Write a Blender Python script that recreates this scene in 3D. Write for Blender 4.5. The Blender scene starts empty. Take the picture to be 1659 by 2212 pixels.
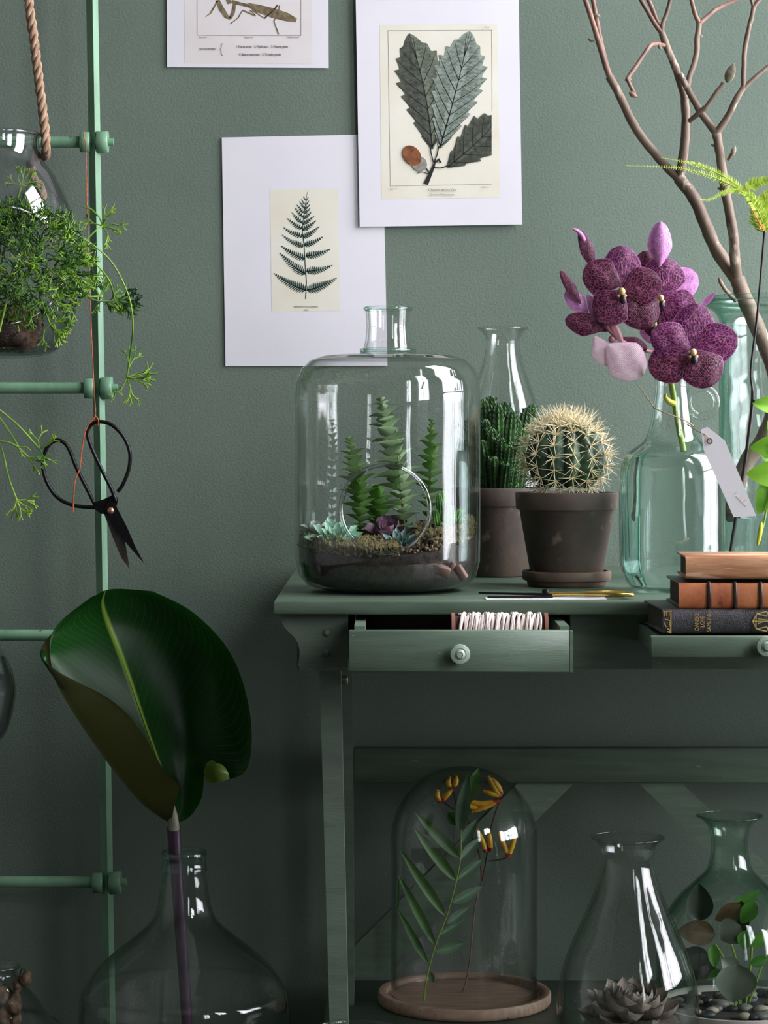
import bpy, math, random
from mathutils import Vector as V, Matrix, noise
sc = bpy.context.scene
COL = sc.collection
rnd = random.Random(7)
pi = math.pi
# ------------------------------------------------------------------ camera
# wall_back is the plane y = 0, the floor z = 0; the camera stands 3.16 m in front of the wall
F, CX, HY, CZ, DW = 5300.0, 830.0, 943.0, 0.916, 3.16
cam = bpy.data.cameras.new('camera'); camo = bpy.data.objects.new('camera', cam); COL.objects.link(camo)
camo.location = (0, -DW, CZ); camo.rotation_euler = (pi/2, 0, 0)
cam.sensor_fit = 'HORIZONTAL'; cam.sensor_width = 36; cam.lens = 36*F/1659
cam.shift_x = -(CX-829.5)/1659; cam.shift_y = -(1106-HY)/1659
cam.clip_start = .05; cam.clip_end = 60
sc.camera = camo
# ------------------------------------------------------------------ world: plain overcast sky
world = bpy.data.worlds.new('overcast_sky'); sc.world = world; world.use_nodes = True
wn = world.node_tree; wn.nodes.clear()
tc = wn.nodes.new('ShaderNodeTexCoord'); sx = wn.nodes.new('ShaderNodeSeparateXYZ')
rp = wn.nodes.new('ShaderNodeValToRGB'); bg = wn.nodes.new('ShaderNodeBackground'); wo = wn.nodes.new('ShaderNodeOutputWorld')
wn.links.new(tc.outputs['Generated'], sx.inputs[0])
wn.links.new(sx.outputs['Z'], rp.inputs[0]); wn.links.new(rp.outputs[0], bg.inputs[0]); wn.links.new(bg.outputs[0], wo.inputs[0])
rp.color_ramp.elements[0].position = 0.0; rp.color_ramp.elements[0].color = (.40, .41, .44, 1)
rp.color_ramp.elements[1].position = 0.9; rp.color_ramp.elements[1].color = (1.0, 1.0, 1.05, 1)
e_ = rp.color_ramp.elements.new(0.03); e_.color = (.74, .73, .80, 1)
bg.inputs['Strength'].default_value = 23.0
# windows in the right-hand wall: y centre, width, sill and head height
WX = 1.30
WINS = [(-0.58, .90, .40, 3.15), (-1.95, .75, .95, 2.7), (-3.35, .8, .60, 2.1)]
for i, (wy, ww, SILL, HEAD) in enumerate(WINS):
    l = bpy.data.lights.new('window_portal', 'AREA'); l.shape = 'RECTANGLE'; l.size = HEAD-SILL; l.size_y = ww
    l.cycles.is_portal = True
    o = bpy.data.objects.new('window_portal', l); COL.objects.link(o)
    o.location = (WX+.10, wy, (SILL+HEAD)/2); o.rotation_euler = (0, pi/2, 0)
sc.view_settings.view_transform = 'Standard'; sc.view_settings.look = 'None'
sc.view_settings.exposure = 0.0; sc.view_settings.gamma = 1; sc.view_settings.use_curve_mapping = False
cy = sc.cycles
cy.max_bounces = 10; cy.diffuse_bounces = 4; cy.glossy_bounces = 5; cy.transmission_bounces = 8
cy.transparent_max_bounces = 48; cy.sample_clamp_indirect = 6.0; cy.use_denoising = True
cy.caustics_reflective = False; cy.caustics_refractive = True; cy.blur_glossy = .3

# ------------------------------------------------------------------ helpers
def W(px, py, d):
    s = d/F
    return V(((px-CX)*s, d-DW, CZ-(py-HY)*s))
def lin(c):
    return tuple((x/255/12.92 if x/255 <= .04045 else ((x/255+.055)/1.055)**2.4) for x in c)
def N(nt, kind, **kw):
    n = nt.nodes.new(kind)
    for k, v in kw.items():
        if k in n.inputs: n.inputs[k].default_value = v
        else: setattr(n, k, v)
    return n
def mat(name, col, col2=None, rough=.6, scale=40., detail=4., bump=0., bscale=200., metal=0., coat=0., spec=.5, stretch=None,
        back=None, dirt=None, trans=0., contrast=(.35, .65), sheen=0., bdist=.001):
    m = bpy.data.materials.new(name); m.use_nodes = True; nt = m.node_tree
    p = nt.nodes['Principled BSDF']; L = nt.links.new
    p.inputs['Roughness'].default_value = rough; p.inputs['Metallic'].default_value = metal
    p.inputs['Coat Weight'].default_value = coat; p.inputs['Coat Roughness'].default_value = .15
    p.inputs['Specular IOR Level'].default_value = spec; p.inputs['Sheen Weight'].default_value = sheen
    t = N(nt, 'ShaderNodeTexCoord'); mp = N(nt, 'ShaderNodeMapping')
    L(t.outputs['Object'], mp.inputs['Vector'])
    if stretch: mp.inputs['Scale'].default_value = stretch
    c2 = col2 or tuple(x*.82 for x in col)
    nz = N(nt, 'ShaderNodeTexNoise', Scale=scale, Detail=detail); L(mp.outputs[0], nz.inputs['Vector'])
    r = N(nt, 'ShaderNodeValToRGB'); L(nz.outputs['Fac'], r.inputs[0])
    r.color_ramp.elements[0].position, r.color_ramp.elements[1].position = contrast
    r.color_ramp.elements[0].color = lin(c2)+(1,); r.color_ramp.elements[1].color = lin(col)+(1,)
    out = r.outputs[0]
    if dirt:
        n2 = N(nt, 'ShaderNodeTexNoise', Scale=dirt[1], Detail=6.); L(mp.outputs[0], n2.inputs['Vector'])
        r2 = N(nt, 'ShaderNodeValToRGB'); L(n2.outputs['Fac'], r2.inputs[0])
        r2.color_ramp.elements[0].position = dirt[2]; r2.color_ramp.elements[1].position = dirt[2]+.04; r2.color_ramp.elements[0].color = (1, 1, 1, 1); r2.color_ramp.elements[1].color = (0, 0, 0, 1)
        mx = N(nt, 'ShaderNodeMix', data_type='RGBA'); L(r2.outputs[0], mx.inputs[0]); L(out, mx.inputs[6]); mx.inputs[7].default_value = lin(dirt[0])+(1,)
        out = mx.outputs[2]
    if back:
        g = N(nt, 'ShaderNodeNewGeometry'); mx = N(nt, 'ShaderNodeMix', data_type='RGBA')
        L(g.outputs['Backfacing'], mx.inputs[0]); L(out, mx.inputs[6]); mx.inputs[7].default_value = lin(back)+(1,)
        out = mx.outputs[2]
    L(out, p.inputs['Base Color'])
    if bump:
        b = N(nt, 'ShaderNodeBump', Strength=bump, Distance=bdist)
        n3 = N(nt, 'ShaderNodeTexNoise', Scale=bscale, Detail=4.); L(mp.outputs[0], n3.inputs['Vector'])
        L(n3.outputs['Fac'], b.inputs['Height']); L(b.outputs[0], p.inputs['Normal'])
    if trans:
        tr = N(nt, 'ShaderNodeBsdfTranslucent'); L(out, tr.inputs[0]); ms = N(nt, 'ShaderNodeMixShader', Fac=trans)
        L(p.outputs[0], ms.inputs[1]); L(tr.outputs[0], ms.inputs[2]); L(ms.outputs[0], nt.nodes['Material Output'].inputs[0])
    return m
def glass(name, tint=(205, 225, 215), base=.045, wav=.25, wscale=9., clear=(1, 1, 1), edge=2.5, haze=0.):
    """thin-walled glass: clear straight through, tinted and more mirror-like at a grazing angle"""
    m = bpy.data.materials.new(name); m.use_nodes = True; nt = m.node_tree; nt.nodes.clear(); L = nt.links.new
    o = N(nt, 'ShaderNodeOutputMaterial'); lw = N(nt, 'ShaderNodeLayerWeight', Blend=.5)
    p5 = N(nt, 'ShaderNodeMath', operation='POWER'); L(lw.outputs['Facing'], p5.inputs[0]); p5.inputs[1].default_value = 4.2
    ma = N(nt, 'ShaderNodeMath', operation='MULTIPLY_ADD', use_clamp=True); L(p5.outputs[0], ma.inputs[0]); ma.inputs[1].default_value = .9; ma.inputs[2].default_value = base
    pe = N(nt, 'ShaderNodeMath', operation='POWER'); L(lw.outputs['Facing'], pe.inputs[0]); pe.inputs[1].default_value = edge
    mx = N(nt, 'ShaderNodeMix', data_type='RGBA'); L(pe.outputs[0], mx.inputs[0])
    mx.inputs[6].default_value = tuple(clear)+(1,); mx.inputs[7].default_value = lin(tint)+(1,)
    tr = N(nt, 'ShaderNodeBsdfTransparent'); L(mx.outputs[2], tr.inputs[0])
    gl = N(nt, 'ShaderNodeBsdfGlossy', Roughness=.02)
    if wav:
        t = N(nt, 'ShaderNodeTexCoord'); nz = N(nt, 'ShaderNodeTexNoise', Scale=wscale, Detail=1.5); L(t.outputs['Object'], nz.inputs['Vector'])
        b = N(nt, 'ShaderNodeBump', Strength=wav, Distance=.006); L(nz.outputs['Fac'], b.inputs['Height']); L(b.outputs[0], gl.inputs['Normal'])
    ms = N(nt, 'ShaderNodeMixShader'); L(ma.outputs[0], ms.inputs[0]); L(tr.outputs[0], ms.inputs[1]); L(gl.outputs[0], ms.inputs[2])
    L(ms.outputs[0], o.inputs[0])
    return m

class MB:
    def __init__(s): s.v = []; s.f = []; s.m = []; s.uv = []; s.flat = []
    def add(s, vs, fs, mi=0, uv=None, flat=False):
        n = len(s.v); s.v += [V(v) for v in vs]; s.uv += (uv if uv else [(0, 0)]*len(vs))
        for f in fs: s.f.append(tuple(i+n for i in f)); s.m.append(mi); s.flat.append(flat)
        return s
    def grid(s, rows, mi=0, closed=False, uv=None):
        n = len(rows[0]); vs = [p for r in rows for p in r]; fs = []
        for i in range(len(rows)-1):
            for j in range(n if closed else n-1):
                k = (j+1) % n; fs.append((i*n+j, i*n+k, (i+1)*n+k, (i+1)*n+j))
        if uv is None: uv = [(j/(n-1), i/(len(rows)-1)) for i in range(len(rows)) for j in range(n)]
        return s.add(vs, fs, mi, uv)
    def tube(s, pts, r, seg=8, mi=0, cap=True):
        pts = [V(p) for p in pts]; n = len(pts)
        rs = [r]*n if isinstance(r, (int, float)) else r
        T = [(pts[min(i+1, n-1)]-pts[max(i-1, 0)]).normalized() for i in range(n)]
        up = V((0, 0, 1)) if abs(T[0].z) < .9 else V((1, 0, 0))
        nn = (up-T[0]*up.dot(T[0])).normalized(); rows = []
        for i in range(n):
            nn = nn-T[i]*nn.dot(T[i])
            nn = nn.normalized() if nn.length > 1e-6 else T[i].orthogonal().normalized()
            b = T[i].cross(nn)
            rows.append([pts[i]+(nn*math.cos(a)+b*math.sin(a))*rs[i] for a in [2*pi*k/seg for k in range(seg)]])
        s.grid(rows, mi, True, [(j/seg, i/n) for i in range(n) for j in range(seg)])
        if cap:
            s.add(rows[0], [tuple(range(seg))[::-1]], mi); s.add(rows[-1], [tuple(range(seg))], mi)
        return s
    def lathe(s, prof, c=(0, 0), seg=48, mi=0):
        rows = [[V((c[0]+r*math.sin(2*pi*k/seg), c[1]-r*math.cos(2*pi*k/seg), z)) for k in range(seg)] for r, z in prof]
        return s.grid(rows, mi, True, [(j/seg, i/len(prof)) for i in range(len(prof)) for j in range(seg)])
    def ring(s, c, R, r, axis='z', seg=64, sg=8, mi=0, sy=1.):
        pts = []
        for k in range(seg):
            a = 2*pi*k/seg; rad = V((math.cos(a), math.sin(a)*sy, 0)) if axis == 'z' else V((math.cos(a), 0, math.sin(a)))
            ax = V((0, 0, 1)) if axis == 'z' else V((0, 1, 0))
            pts.append([V(c)+rad*R+(rad*math.cos(b)+ax*math.sin(b))*r for b in [2*pi*q/sg for q in range(sg)]])
        pts.append(pts[0]); return s.grid(pts, mi, True, [(0, 0)]*(len(pts)*sg))
    def box(s, a, b, mi=0, bev=0., M=None):
        x0, y0, z0 = a; x1, y1, z1 = b; e = bev
        if not e:
            vs = [V((x, y, z)) for x in (x0, x1) for y in (y0, y1) for z in (z0, z1)]
            fs = [(0, 1, 3, 2), (4, 6, 7, 5), (0, 4, 5, 1), (2, 3, 7, 6), (0, 2, 6, 4), (1, 5, 7, 3)]
        else:
            vs = []; fs = []
            for ix, x in enumerate((x0, x1)):
                for iy, y in enumerate((y0, y1)):
                    for iz, z in enumerate((z0, z1)):
                        dx, dy, dz = (e if ix == 0 else -e), (e if iy == 0 else -e), (e if iz == 0 else -e)
                        vs += [V((x, y+dy, z+dz)), V((x+dx, y, z+dz)), V((x+dx, y+dy, z))]
            I = lambda x, y, z, k: (x*4+y*2+z)*3+k
            for k, (o1, o2) in enumerate(((1, 2), (0, 2), (0, 1))):
                for sd in (0, 1):
                    q = []
                    for u, w in ((0, 0), (1, 0), (1, 1), (0, 1)):
                        c = [0, 0, 0]; c[k] = sd; c[o1] = u; c[o2] = w; q.append(I(*c, k))
                    fs.append(tuple(q))
            for k, (o1, o2) in enumerate(((1, 2), (0, 2), (0, 1))):
                for u in (0, 1):
                    for w in (0, 1):
                        c0 = [0, 0, 0]; c1 = [0, 0, 0]; c1[k] = 1; c0[o1] = c1[o1] = u; c0[o2] = c1[o2] = w
                        fs.append((I(*c0, o1), I(*c1, o1), I(*c1, o2), I(*c0, o2)))
            for c in range(8): fs.append((c*3, c*3+1, c*3+2))
        if M: vs = [M @ v for v in vs]
        return s.add(vs, fs, mi, None, True)
    def ball(s, c, r, seg=16, rings=10, mi=0, nz=0., ns=30., M=None):
        c = V(c); r = V((r, r, r)) if isinstance(r, (int, float)) else V(r); rows = []
        for i in range(rings+1):
            t = pi*i/rings; row = []
            for k in range(seg):
                a = 2*pi*k/seg; d = V((math.sin(t)*math.cos(a), math.sin(t)*math.sin(a), math.cos(t)))
                q = V((d.x*r.x, d.y*r.y, d.z*r.z))
                if nz: q *= 1+nz*noise.noise((c+q)*ns)
                row.append(c+(M @ q if M else q))
            rows.append(row)
        return s.grid(rows, mi, True, [(j/seg, i/rings) for i in range(rings+1) for j in range(seg)])
    def prism(s, poly, dirv, mi=0):
        n = len(poly); a = [V(p) for p in poly]; b = [p+V(dirv) for p in a]
        s.add(a+b, [tuple(range(n)), tuple(range(2*n-1, n-1, -1))]+[(i, i+n, (i+1) % n+n, (i+1) % n) for i in range(n)], mi, None, True); return s
    def mesh(s, name, mats, origin=V((0, 0, 0)), smooth=True, fix=True):
        me = bpy.data.meshes.new(name); me.from_pydata([v-origin for v in s.v], [], s.f)
        for m in (mats if isinstance(mats, (list, tuple)) else [mats]): me.materials.append(m)
        me.polygons.foreach_set('material_index', s.m)
        me.polygons.foreach_set('use_smooth', [smooth and not f for f in s.flat])
        ul = me.uv_layers.new(name='UVMap'); li = [0]*len(me.loops); me.loops.foreach_get('vertex_index', li)
        ul.data.foreach_set('uv', [c for i in li for c in s.uv[i]])
        if fix and all(s.flat):
            import bmesh
            bm = bmesh.new(); bm.from_mesh(me); bmesh.ops.recalc_face_normals(bm, faces=bm.faces); bm.to_mesh(me); bm.free()
        if smooth: me.set_sharp_from_angle(angle=.9)
        me.update(); return me

def thing(name, label, cat, loc, group=None, kind=None):
    o = bpy.data.objects.new(name, None); COL.objects.link(o); o.location = loc; o.empty_display_size = .02
    if label: o['label'] = label
    if cat: o['category'] = cat
    if group: o['group'] = group
    if kind: o['kind'] = kind
    return o
def org(o):
    p = V((0, 0, 0))
    while o: p += o.location; o = o.parent
    return p
def part(par, name, mb, mats, label=None, kind=None, smooth=True):
    me = mb.mesh(name, mats, org(par), smooth) if isinstance(mb, MB) else mb
    o = bpy.data.objects.new(name, me); COL.objects.link(o); o.parent = par
    if label: o['label'] = label
    if kind: o['kind'] = kind
    return o
def inst(par, name, me, M, label=None):
    o = bpy.data.objects.new(name, me); COL.objects.link(o); o.parent = par
    o.matrix_local = Matrix.Translation(-org(par)) @ M
    if label: o['label'] = label
    return o
def solo(name, mb, mats, label, cat, loc, group=None, kind=None, smooth=True):
    o = bpy.data.objects.new(name, mb.mesh(name, mats, V(loc), smooth)); COL.objects.link(o); o.location = loc
    if label: o['label'] = label
    if cat: o['category'] = cat
    if group: o['group'] = group
    if kind: o['kind'] = kind
    return o
def spline(pts, n=6):
    pts = [V(p) for p in pts]; out = []
    for i in range(len(pts)-1):
        p0 = pts[max(i-1, 0)]; p1 = pts[i]; p2 = pts[i+1]; p3 = pts[min(i+2, len(pts)-1)]
        for k in range(n):
            t = k/n; out.append(.5*((2*p1)+(p2-p0)*t+(2*p0-5*p1+4*p2-p3)*t*t+(3*p1-p0-3*p2+p3)*t*t*t))
    return out+[pts[-1]]
def sp2(pr, n=6): return [(max(p.x, 1e-4), p.y) for p in spline([V((r, z, 0)) for r, z in pr], n)]
def px(pts, d): return [W(p[0], p[1], p[2] if len(p) > 2 else d) for p in pts]
def frame(o, x, y, z=None):
    """matrix with local +Y along y, local +X near x"""
    y = V(y).normalized(); x = V(x); x = (x-y*x.dot(y)).normalized(); z = x.cross(y)
    return Matrix(((x.x, y.x, z.x, o[0]), (x.y, y.y, z.y, o[1]), (x.z, y.z, z.z, o[2]), (0, 0, 0, 1)))
def leafmb(mb, M, Ln, Wd, prof, cup=0., curl=0., n=8, m=4, mi=0, thick=0., fold=0., tipup=0.):
    """leaf along local +Y, width X, up Z; prof(t) half-width 0..1"""
    rows = []; uv = []
    for i in range(n+1):
        t = i/n; row = []
        for j in range(-m, m+1):
            s_ = j/m; w = Wd*prof(t)*s_
            z = cup*Wd*s_*s_*prof(t)+curl*Ln*t*t+fold*abs(s_)*Wd*prof(t)+tipup*Ln*max(0, t-.75)**2*8
            row.append(M @ V((w, Ln*t*(1-.15*abs(curl)*t), z))); uv.append((s_*.5+.5, t))
        rows.append(row)
    mb.grid(rows, mi, False, uv)
    if thick:
        rows2 = [[p-(M.to_3x3() @ V((0, 0, thick*prof(min(i/n+.02, .98))*(1-(2*j/(2*m)-1)**2)))) for j, p in enumerate(r)] for i, r in enumerate(rows)]
        mb.grid([r[::-1] for r in rows2], mi, False, uv)
    return mb
P_ov = lambda t: math.sin(pi*min(max(t, 0), 1)**.8)**.8
P_pt = lambda t: (math.sin(pi*t**.65)**.9 if 0 < t < 1 else 0)
P_su2 = lambda t: (.4+.6*math.sin(pi*t/1.2)) if t < .6 else max(0., 1-((t-.6)/.4)**1.5)
P_su = lambda t: (.35+.65*math.sin(pi*min(t/.72, 1)/2)) if t < .72 else max(0., 1-((t-.72)/.28)**2.0)**.6*1.0
def glass_shell(mb, prof, c, seg=72, hole=None, wall=.0022, mi=0, n=1):
    """outer and inner wall of a blown vessel, joined by a rounded lip; hole=(x,z,r) cut in the front"""
    for off in (0, wall):
        pr = [(max(r-off, 1e-4), z+(off if i == 0 else 0)) for i, (r, z) in enumerate(prof)]
        if not hole: mb.lathe(pr, c, seg, mi); continue
        hx, hz, hr = hole
        def rad(z):
            for (r0, z0), (r1, z1) in zip(pr, pr[1:]):
                if (z0-z)*(z1-z) <= 0 and abs(z1-z0) > 1e-9: return r0+(r1-r0)*(z-z0)/(z1-z0)
            return pr[-1][0]
        rows = [[V((c[0]+r*math.sin(2*pi*k/seg), c[1]-r*math.cos(2*pi*k/seg), z)) for k in range(seg)] for r, z in pr]
        ins = lambda p: p.y < c[1] and (p.x-hx)**2+(p.z-hz)**2 < hr*hr
        vs = [p for r in rows for p in r]; flag = [ins(p) for p in vs]; fs = []
        for i in range(len(rows)-1):
            for j in range(seg):
                k = (j+1) % seg; f = (i*seg+j, i*seg+k, (i+1)*seg+k, (i+1)*seg+j)
                if not all(flag[q] for q in f): fs.append(f)
        for q, p in enumerate(vs):
            if flag[q]:
                dx, dz = p.x-hx, p.z-hz; l = math.hypot(dx, dz) or 1
                p.x = hx+dx/l*hr; p.z = hz+dz/l*hr; R = rad(p.z); p.y = c[1]-math.sqrt(max(R*R-(p.x-c[0])**2, 0))
        mb.add(vs, fs, mi)
    if hole:
        hx, hz, hr = hole; pts = []
        for k in range(97):
            a = 2*pi*k/96; x = hx+hr*math.cos(a); z = hz+hr*math.sin(a); R = rad(z)+wall*.5
            pts.append(V((x, c[1]-math.sqrt(max(R*R-(x-c[0])**2, 0)), z)))
        mb.tube(pts, wall*.95, 8, 1, False)
    return mb
def text(par, s, loc, size, M, m, align='CENTER', name='lettering', xs=1.):
    cu = bpy.data.curves.new(name, 'FONT'); cu.body = s; cu.size = size; cu.align_x = align; cu.extrude = 0.00004; cu.shear = 0.
    ob = bpy.data.objects.new('tmp', cu); COL.objects.link(ob)
    me = bpy.data.meshes.new_from_object(ob); bpy.data.objects.remove(ob)
    me.materials.clear(); me.materials.append(m); me.name = name
    return inst(par, name, me, Matrix.Translation(V(loc)) @ M @ Matrix.Diagonal((xs, 1, 1, 1)))
FRONT = Matrix.Rotation(pi/2, 4, 'X')        # text facing the camera
# ------------------------------------------------------------------ materials
M_wall = mat('wall_paint', (106, 119, 107), (99, 112, 101), rough=.62, scale=3.5, bump=.45, bscale=380, spec=.35, bdist=.0012)
M_dark = mat('room_paint', (150, 154, 148), rough=.8)
M_floor = mat('dark_floorboards', (52, 48, 45), (34, 31, 29), rough=.5, scale=6, stretch=(1, 12, 1))
M_tab = mat('brushed_green_table_paint', (108, 126, 108), (96, 113, 97), rough=.38, scale=14, stretch=(1, 6, 9), bump=.25, bscale=90, dirt=((176, 190, 170), 55, .245))
M_tabd = mat('shaded_green_table_paint', (98, 112, 98), (85, 99, 87), rough=.45, scale=14, stretch=(1, 6, 6), bump=.3, bscale=90, dirt=((150, 160, 146), 70, .235))  # same table paint made darker: shade put into the colour
M_knob = mat('pale_green_knob_paint', (168, 186, 168), rough=.3, coat=.3)
M_lad = mat('chipped_green_metal_paint', (126, 166, 134), (102, 140, 112), rough=.35, scale=30, stretch=(1, 1, .3), bump=.2, bscale=120, dirt=((70, 66, 48), 120, .27))
M_rust = mat('rusty_orange_thread', (214, 110, 66), (150, 66, 40), rough=.8, scale=200)
M_cream = mat('white_window_paint', (214, 216, 208), rough=.4)
M_paper = mat('white_paper', (224, 220, 226), (220, 216, 223), rough=.8, scale=8)
G_pane = glass('window_pane_glass', wav=0)
G_clear = glass('clear_blown_glass', (208, 220, 214), wav=.35, wscale=14)
G_terr = glass('terrarium_glass', (224, 230, 227), wav=.3, wscale=10, base=.06, edge=3.2)
G_cloche = glass('cloche_glass', (200, 212, 210), wav=.35, wscale=8, base=.06, edge=3.2)
G_green = glass('sea_green_glass', (90, 190, 160), wav=.45, wscale=26, clear=(.95, 1, .98), edge=3)
G_aqua = glass('aqua_jar_glass', (120, 205, 180), wav=.5, wscale=20, clear=(.975, .995, .99), edge=2.6)
G_bottle = glass('bottle_glass', (190, 222, 212), wav=.35, wscale=18, clear=(.99, 1, .995), base=.06)
G_smoke = glass('smoky_hanging_glass', (150, 155, 168), wav=.2, wscale=8, clear=(.97, .97, .98), base=.09)
G_ring = glass('polished_glass_edge', (60, 78, 72), base=.16, edge=1.1, wav=0)
# ------------------------------------------------------------------ the room
def slab(name, a, b, m, kind='structure'):
    o = solo(name, MB().box(a, b), m, None, None, ((a[0]+b[0])/2, (a[1]+b[1])/2, (a[2]+b[2])/2)); o['kind'] = kind; return o
XL, YF, ZC = -2.6, -5.4, 3.2
slab('wall_back', (XL, 0, 0), (WX+.12, .12, ZC), M_wall)
slab('wall_left', (XL-.12, YF, 0), (XL, .12, ZC), M_dark)
slab('wall_front', (XL, YF-.12, 0), (WX+.12, YF, ZC), M_dark)
slab('floor', (XL-.12, YF-.12, -.1), (WX+.12, .12, 0), M_floor)
slab('ceiling', (XL-.12, YF-.12, ZC), (WX+.12, .12, ZC+.1), M_dark)
mb = MB(); ys = [0]
for wy, ww, SILL, HEAD in WINS: ys += [wy+ww/2, wy-ww/2]
ys.append(YF)
for k in range(0, len(ys), 2): mb.box((WX, ys[k+1], 0), (WX+.12, ys[k], ZC))
for wy, ww, SILL, HEAD in WINS:
    mb.box((WX, wy-ww/2, 0), (WX+.12, wy+ww/2, SILL)); mb.box((WX, wy-ww/2, HEAD), (WX+.12, wy+ww/2, ZC))
solo('wall_right', mb, M_dark, None, None, (WX+.06, -2.7, 0), kind='structure')
for i, (wy, ww, SILL, HEAD) in enumerate(WINS):
    t = thing('window_%d' % (i+1), None, None, (WX+.06, wy, SILL), kind='structure')
    mb = MB(); f = .045
    for y0, y1, z0, z1 in ((-ww/2, -ww/2+f, SILL, HEAD), (ww/2-f, ww/2, SILL, HEAD), (-ww/2, ww/2, SILL, SILL+f), (-ww/2, ww/2, HEAD-f, HEAD)):
        mb.box((WX+.03, wy+y0, z0), (WX+.09, wy+y1, z1))
    part(t, 'window_frame', mb, M_cream)
    part(t, 'muntin', MB().box((WX+.045, wy-.014, SILL+f), (WX+.075, wy+.014, HEAD-f)), M_cream)
    for k in (1, 2, 3):
        z = SILL+(HEAD-SILL)*k/4; part(t, 'muntin', MB().box((WX+.048, wy-ww/2+f, z-.012), (WX+.072, wy+ww/2-f, z+.012)), M_cream)
    part(t, 'pane', MB().box((WX+.058, wy-ww/2+f, SILL+f), (WX+.062, wy+ww/2-f, HEAD-f)), G_pane)

# ------------------------------------------------------------------ work table
ZT = .75
def X(p, d): return (p-CX)*d/F
def Z(p, d): return CZ-(p-HY)*d/F
DFr = 2.47; xl = X(590, DFr); XR = 1.15; yT = DFr-DW
tb = thing('work_table', 'green painted wooden work table with two pulled out drawers and braced back', 'table', (.5, -.35, 0))
part(tb, 'table_top', MB().box((xl, yT, ZT-.0135), (XR, -.012, ZT), bev=.0015), M_tab)
da = 2.492; ya = da-DW
# scroll-cut end of the drawer case
sc_ = [(606, 1328), (607, 1338), (612, 1352), (622, 1364), (634, 1374), (643, 1388), (647, 1404), (647, 1420), (643, 1436), (650, 1449), (752, 1449), (752, 1328)]
poly = [W(a, b, da) for a, b in sc_]
part(tb, 'scroll_bracket', MB().prism(poly, (0, .022, 0)), M_tabd)
for q in ((705, 1367), (705, 1411)):
    c = W(q[0], q[1], da); part(tb, 'bolt', MB().ball(c+V((0, 0, 0)), (.0038, .0025, .0038), 12, 8), M_tabd)
# case: apron right of drawer one, rails, dividers, back and far end
x1a, x1b = X(754, da), X(1232, da)
part(tb, 'apron', MB().box((x1b, ya, Z(1446, da)), (X(1408, da), ya+.02, ZT-.0136)), M_tabd)
x2b = XR-.10
part(tb, 'apron', MB().box((X(1408, da)-.0005, ya+.001, Z(1446, da)), (x2b, ya+.02, Z(1380, da))), M_tab)  # lighter paint copy used here to stand in for light on the apron
part(tb, 'apron', MB().box((x2b-.04, ya, Z(1446, da)), (XR-.03, ya+.02, ZT-.0136)), M_tabd)
part(tb, 'case_bottom', MB().box((X(755, da), ya+.022, Z(1446, da)), (XR-.03, -.06, Z(1446, da)+.006)), M_tabd)
part(tb, 'case_side', MB().box((X(640, da), ya+.022, Z(1449, da)), (X(752, da), -.06, ZT-.0136)), M_tabd)
part(tb, 'case_back', MB().box((X(755, da), -.06, Z(1449, da)), (XR-.03, -.045, ZT-.0136)), M_tabd)
part(tb, 'divider', MB().box((x1b, ya+.021, Z(1446, da)), (x1b+.012, -.06, ZT-.0136)), M_tabd)
def knob(par, pxx, pyy, d, r=.0098):
    c = W(pxx, pyy, d); pr = [(.0001, 0), (r*.35, .0), (r*.32, -.003), (r*.45, -.006), (r*.95, -.0085), (r, -.011), (r*.93, -.0132), (r*.62, -.0142), (r*.55, -.0135), (r*.45, -.0152), (r*.28, -.0165), (r*.25, -.0155), (.0001, -.016)]
    mb = MB(); rows = [[V((c.x+q*math.sin(2*pi*k/28), c.y+z, c.z+q*math.cos(2*pi*k/28))) for k in range(28)] for q, z in pr]
    mb.grid(rows, 0, True, [(0, 0)]*(28*len(pr))); part(par, 'knob', mb, M_knob)
# drawer one
d1 = 2.385; y1 = d1-DW
dr = part(tb, 'drawer', MB().box((X(753, d1), y1, Z(1452, d1)), (X(1231, d1), y1+.014, Z(1362, d1)), bev=.001).prism([W(1231, 1362, d1), W(1238, 1364, d1-.0), W(1238, 1452, d1), W(1231, 1452, d1)], (0, .012, 0)), M_tab)
zs = .7305; zb = Z(1446, d1)
part(dr, 'drawer_side', MB().box((X(766, 2.42), y1+.014, zb), (X(789, 2.42), ya+.30, zs)), M_tab)
part(dr, 'drawer_side', MB().box((X(1206, 2.42), y1+.014, zb), (X(1227, 2.42), ya+.30, zs)), M_tab)
part(dr, 'drawer_bottom', MB().box((X(789, 2.42), y1+.014, zb), (X(1206, 2.42), ya+.30, zb+.006)), M_tabd)
part(dr, 'drawer_back', MB().box((X(789, 2.42), ya+.285, zb+.006), (X(1206, 2.42), ya+.30, zs-.004)), M_tabd)
knob(dr, 993, 1411, d1)
# drawer two: a shallow tray pulled further out
d2 = 2.30; y2 = d2-DW; x2r = X(1895, d2)
dr = part(tb, 'drawer', MB().box((X(1406, d2), y2, Z(1421, d2)), (x2r, y2+.014, Z(1375, d2)), bev=.001), M_tab)
zf = Z(1375, d2)-.0015
part(dr, 'drawer_bottom', MB().box((X(1432, d2), y2+.014, zf-.008), (x2r-.006, ya+.28, zf-.002)), M_tab)
part(dr, 'drawer_side', MB().box((X(1424, d2), y2+.014, zf-.018), (X(1432, d2), ya+.28, zf-.0005)), M_tab)
part(dr, 'drawer_side', MB().box((x2r-.006, y2+.014, zf-.012), (x2r, ya+.28, zf+.0125)), M_tab)
knob(dr, 1652, 1394, d2)
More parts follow.
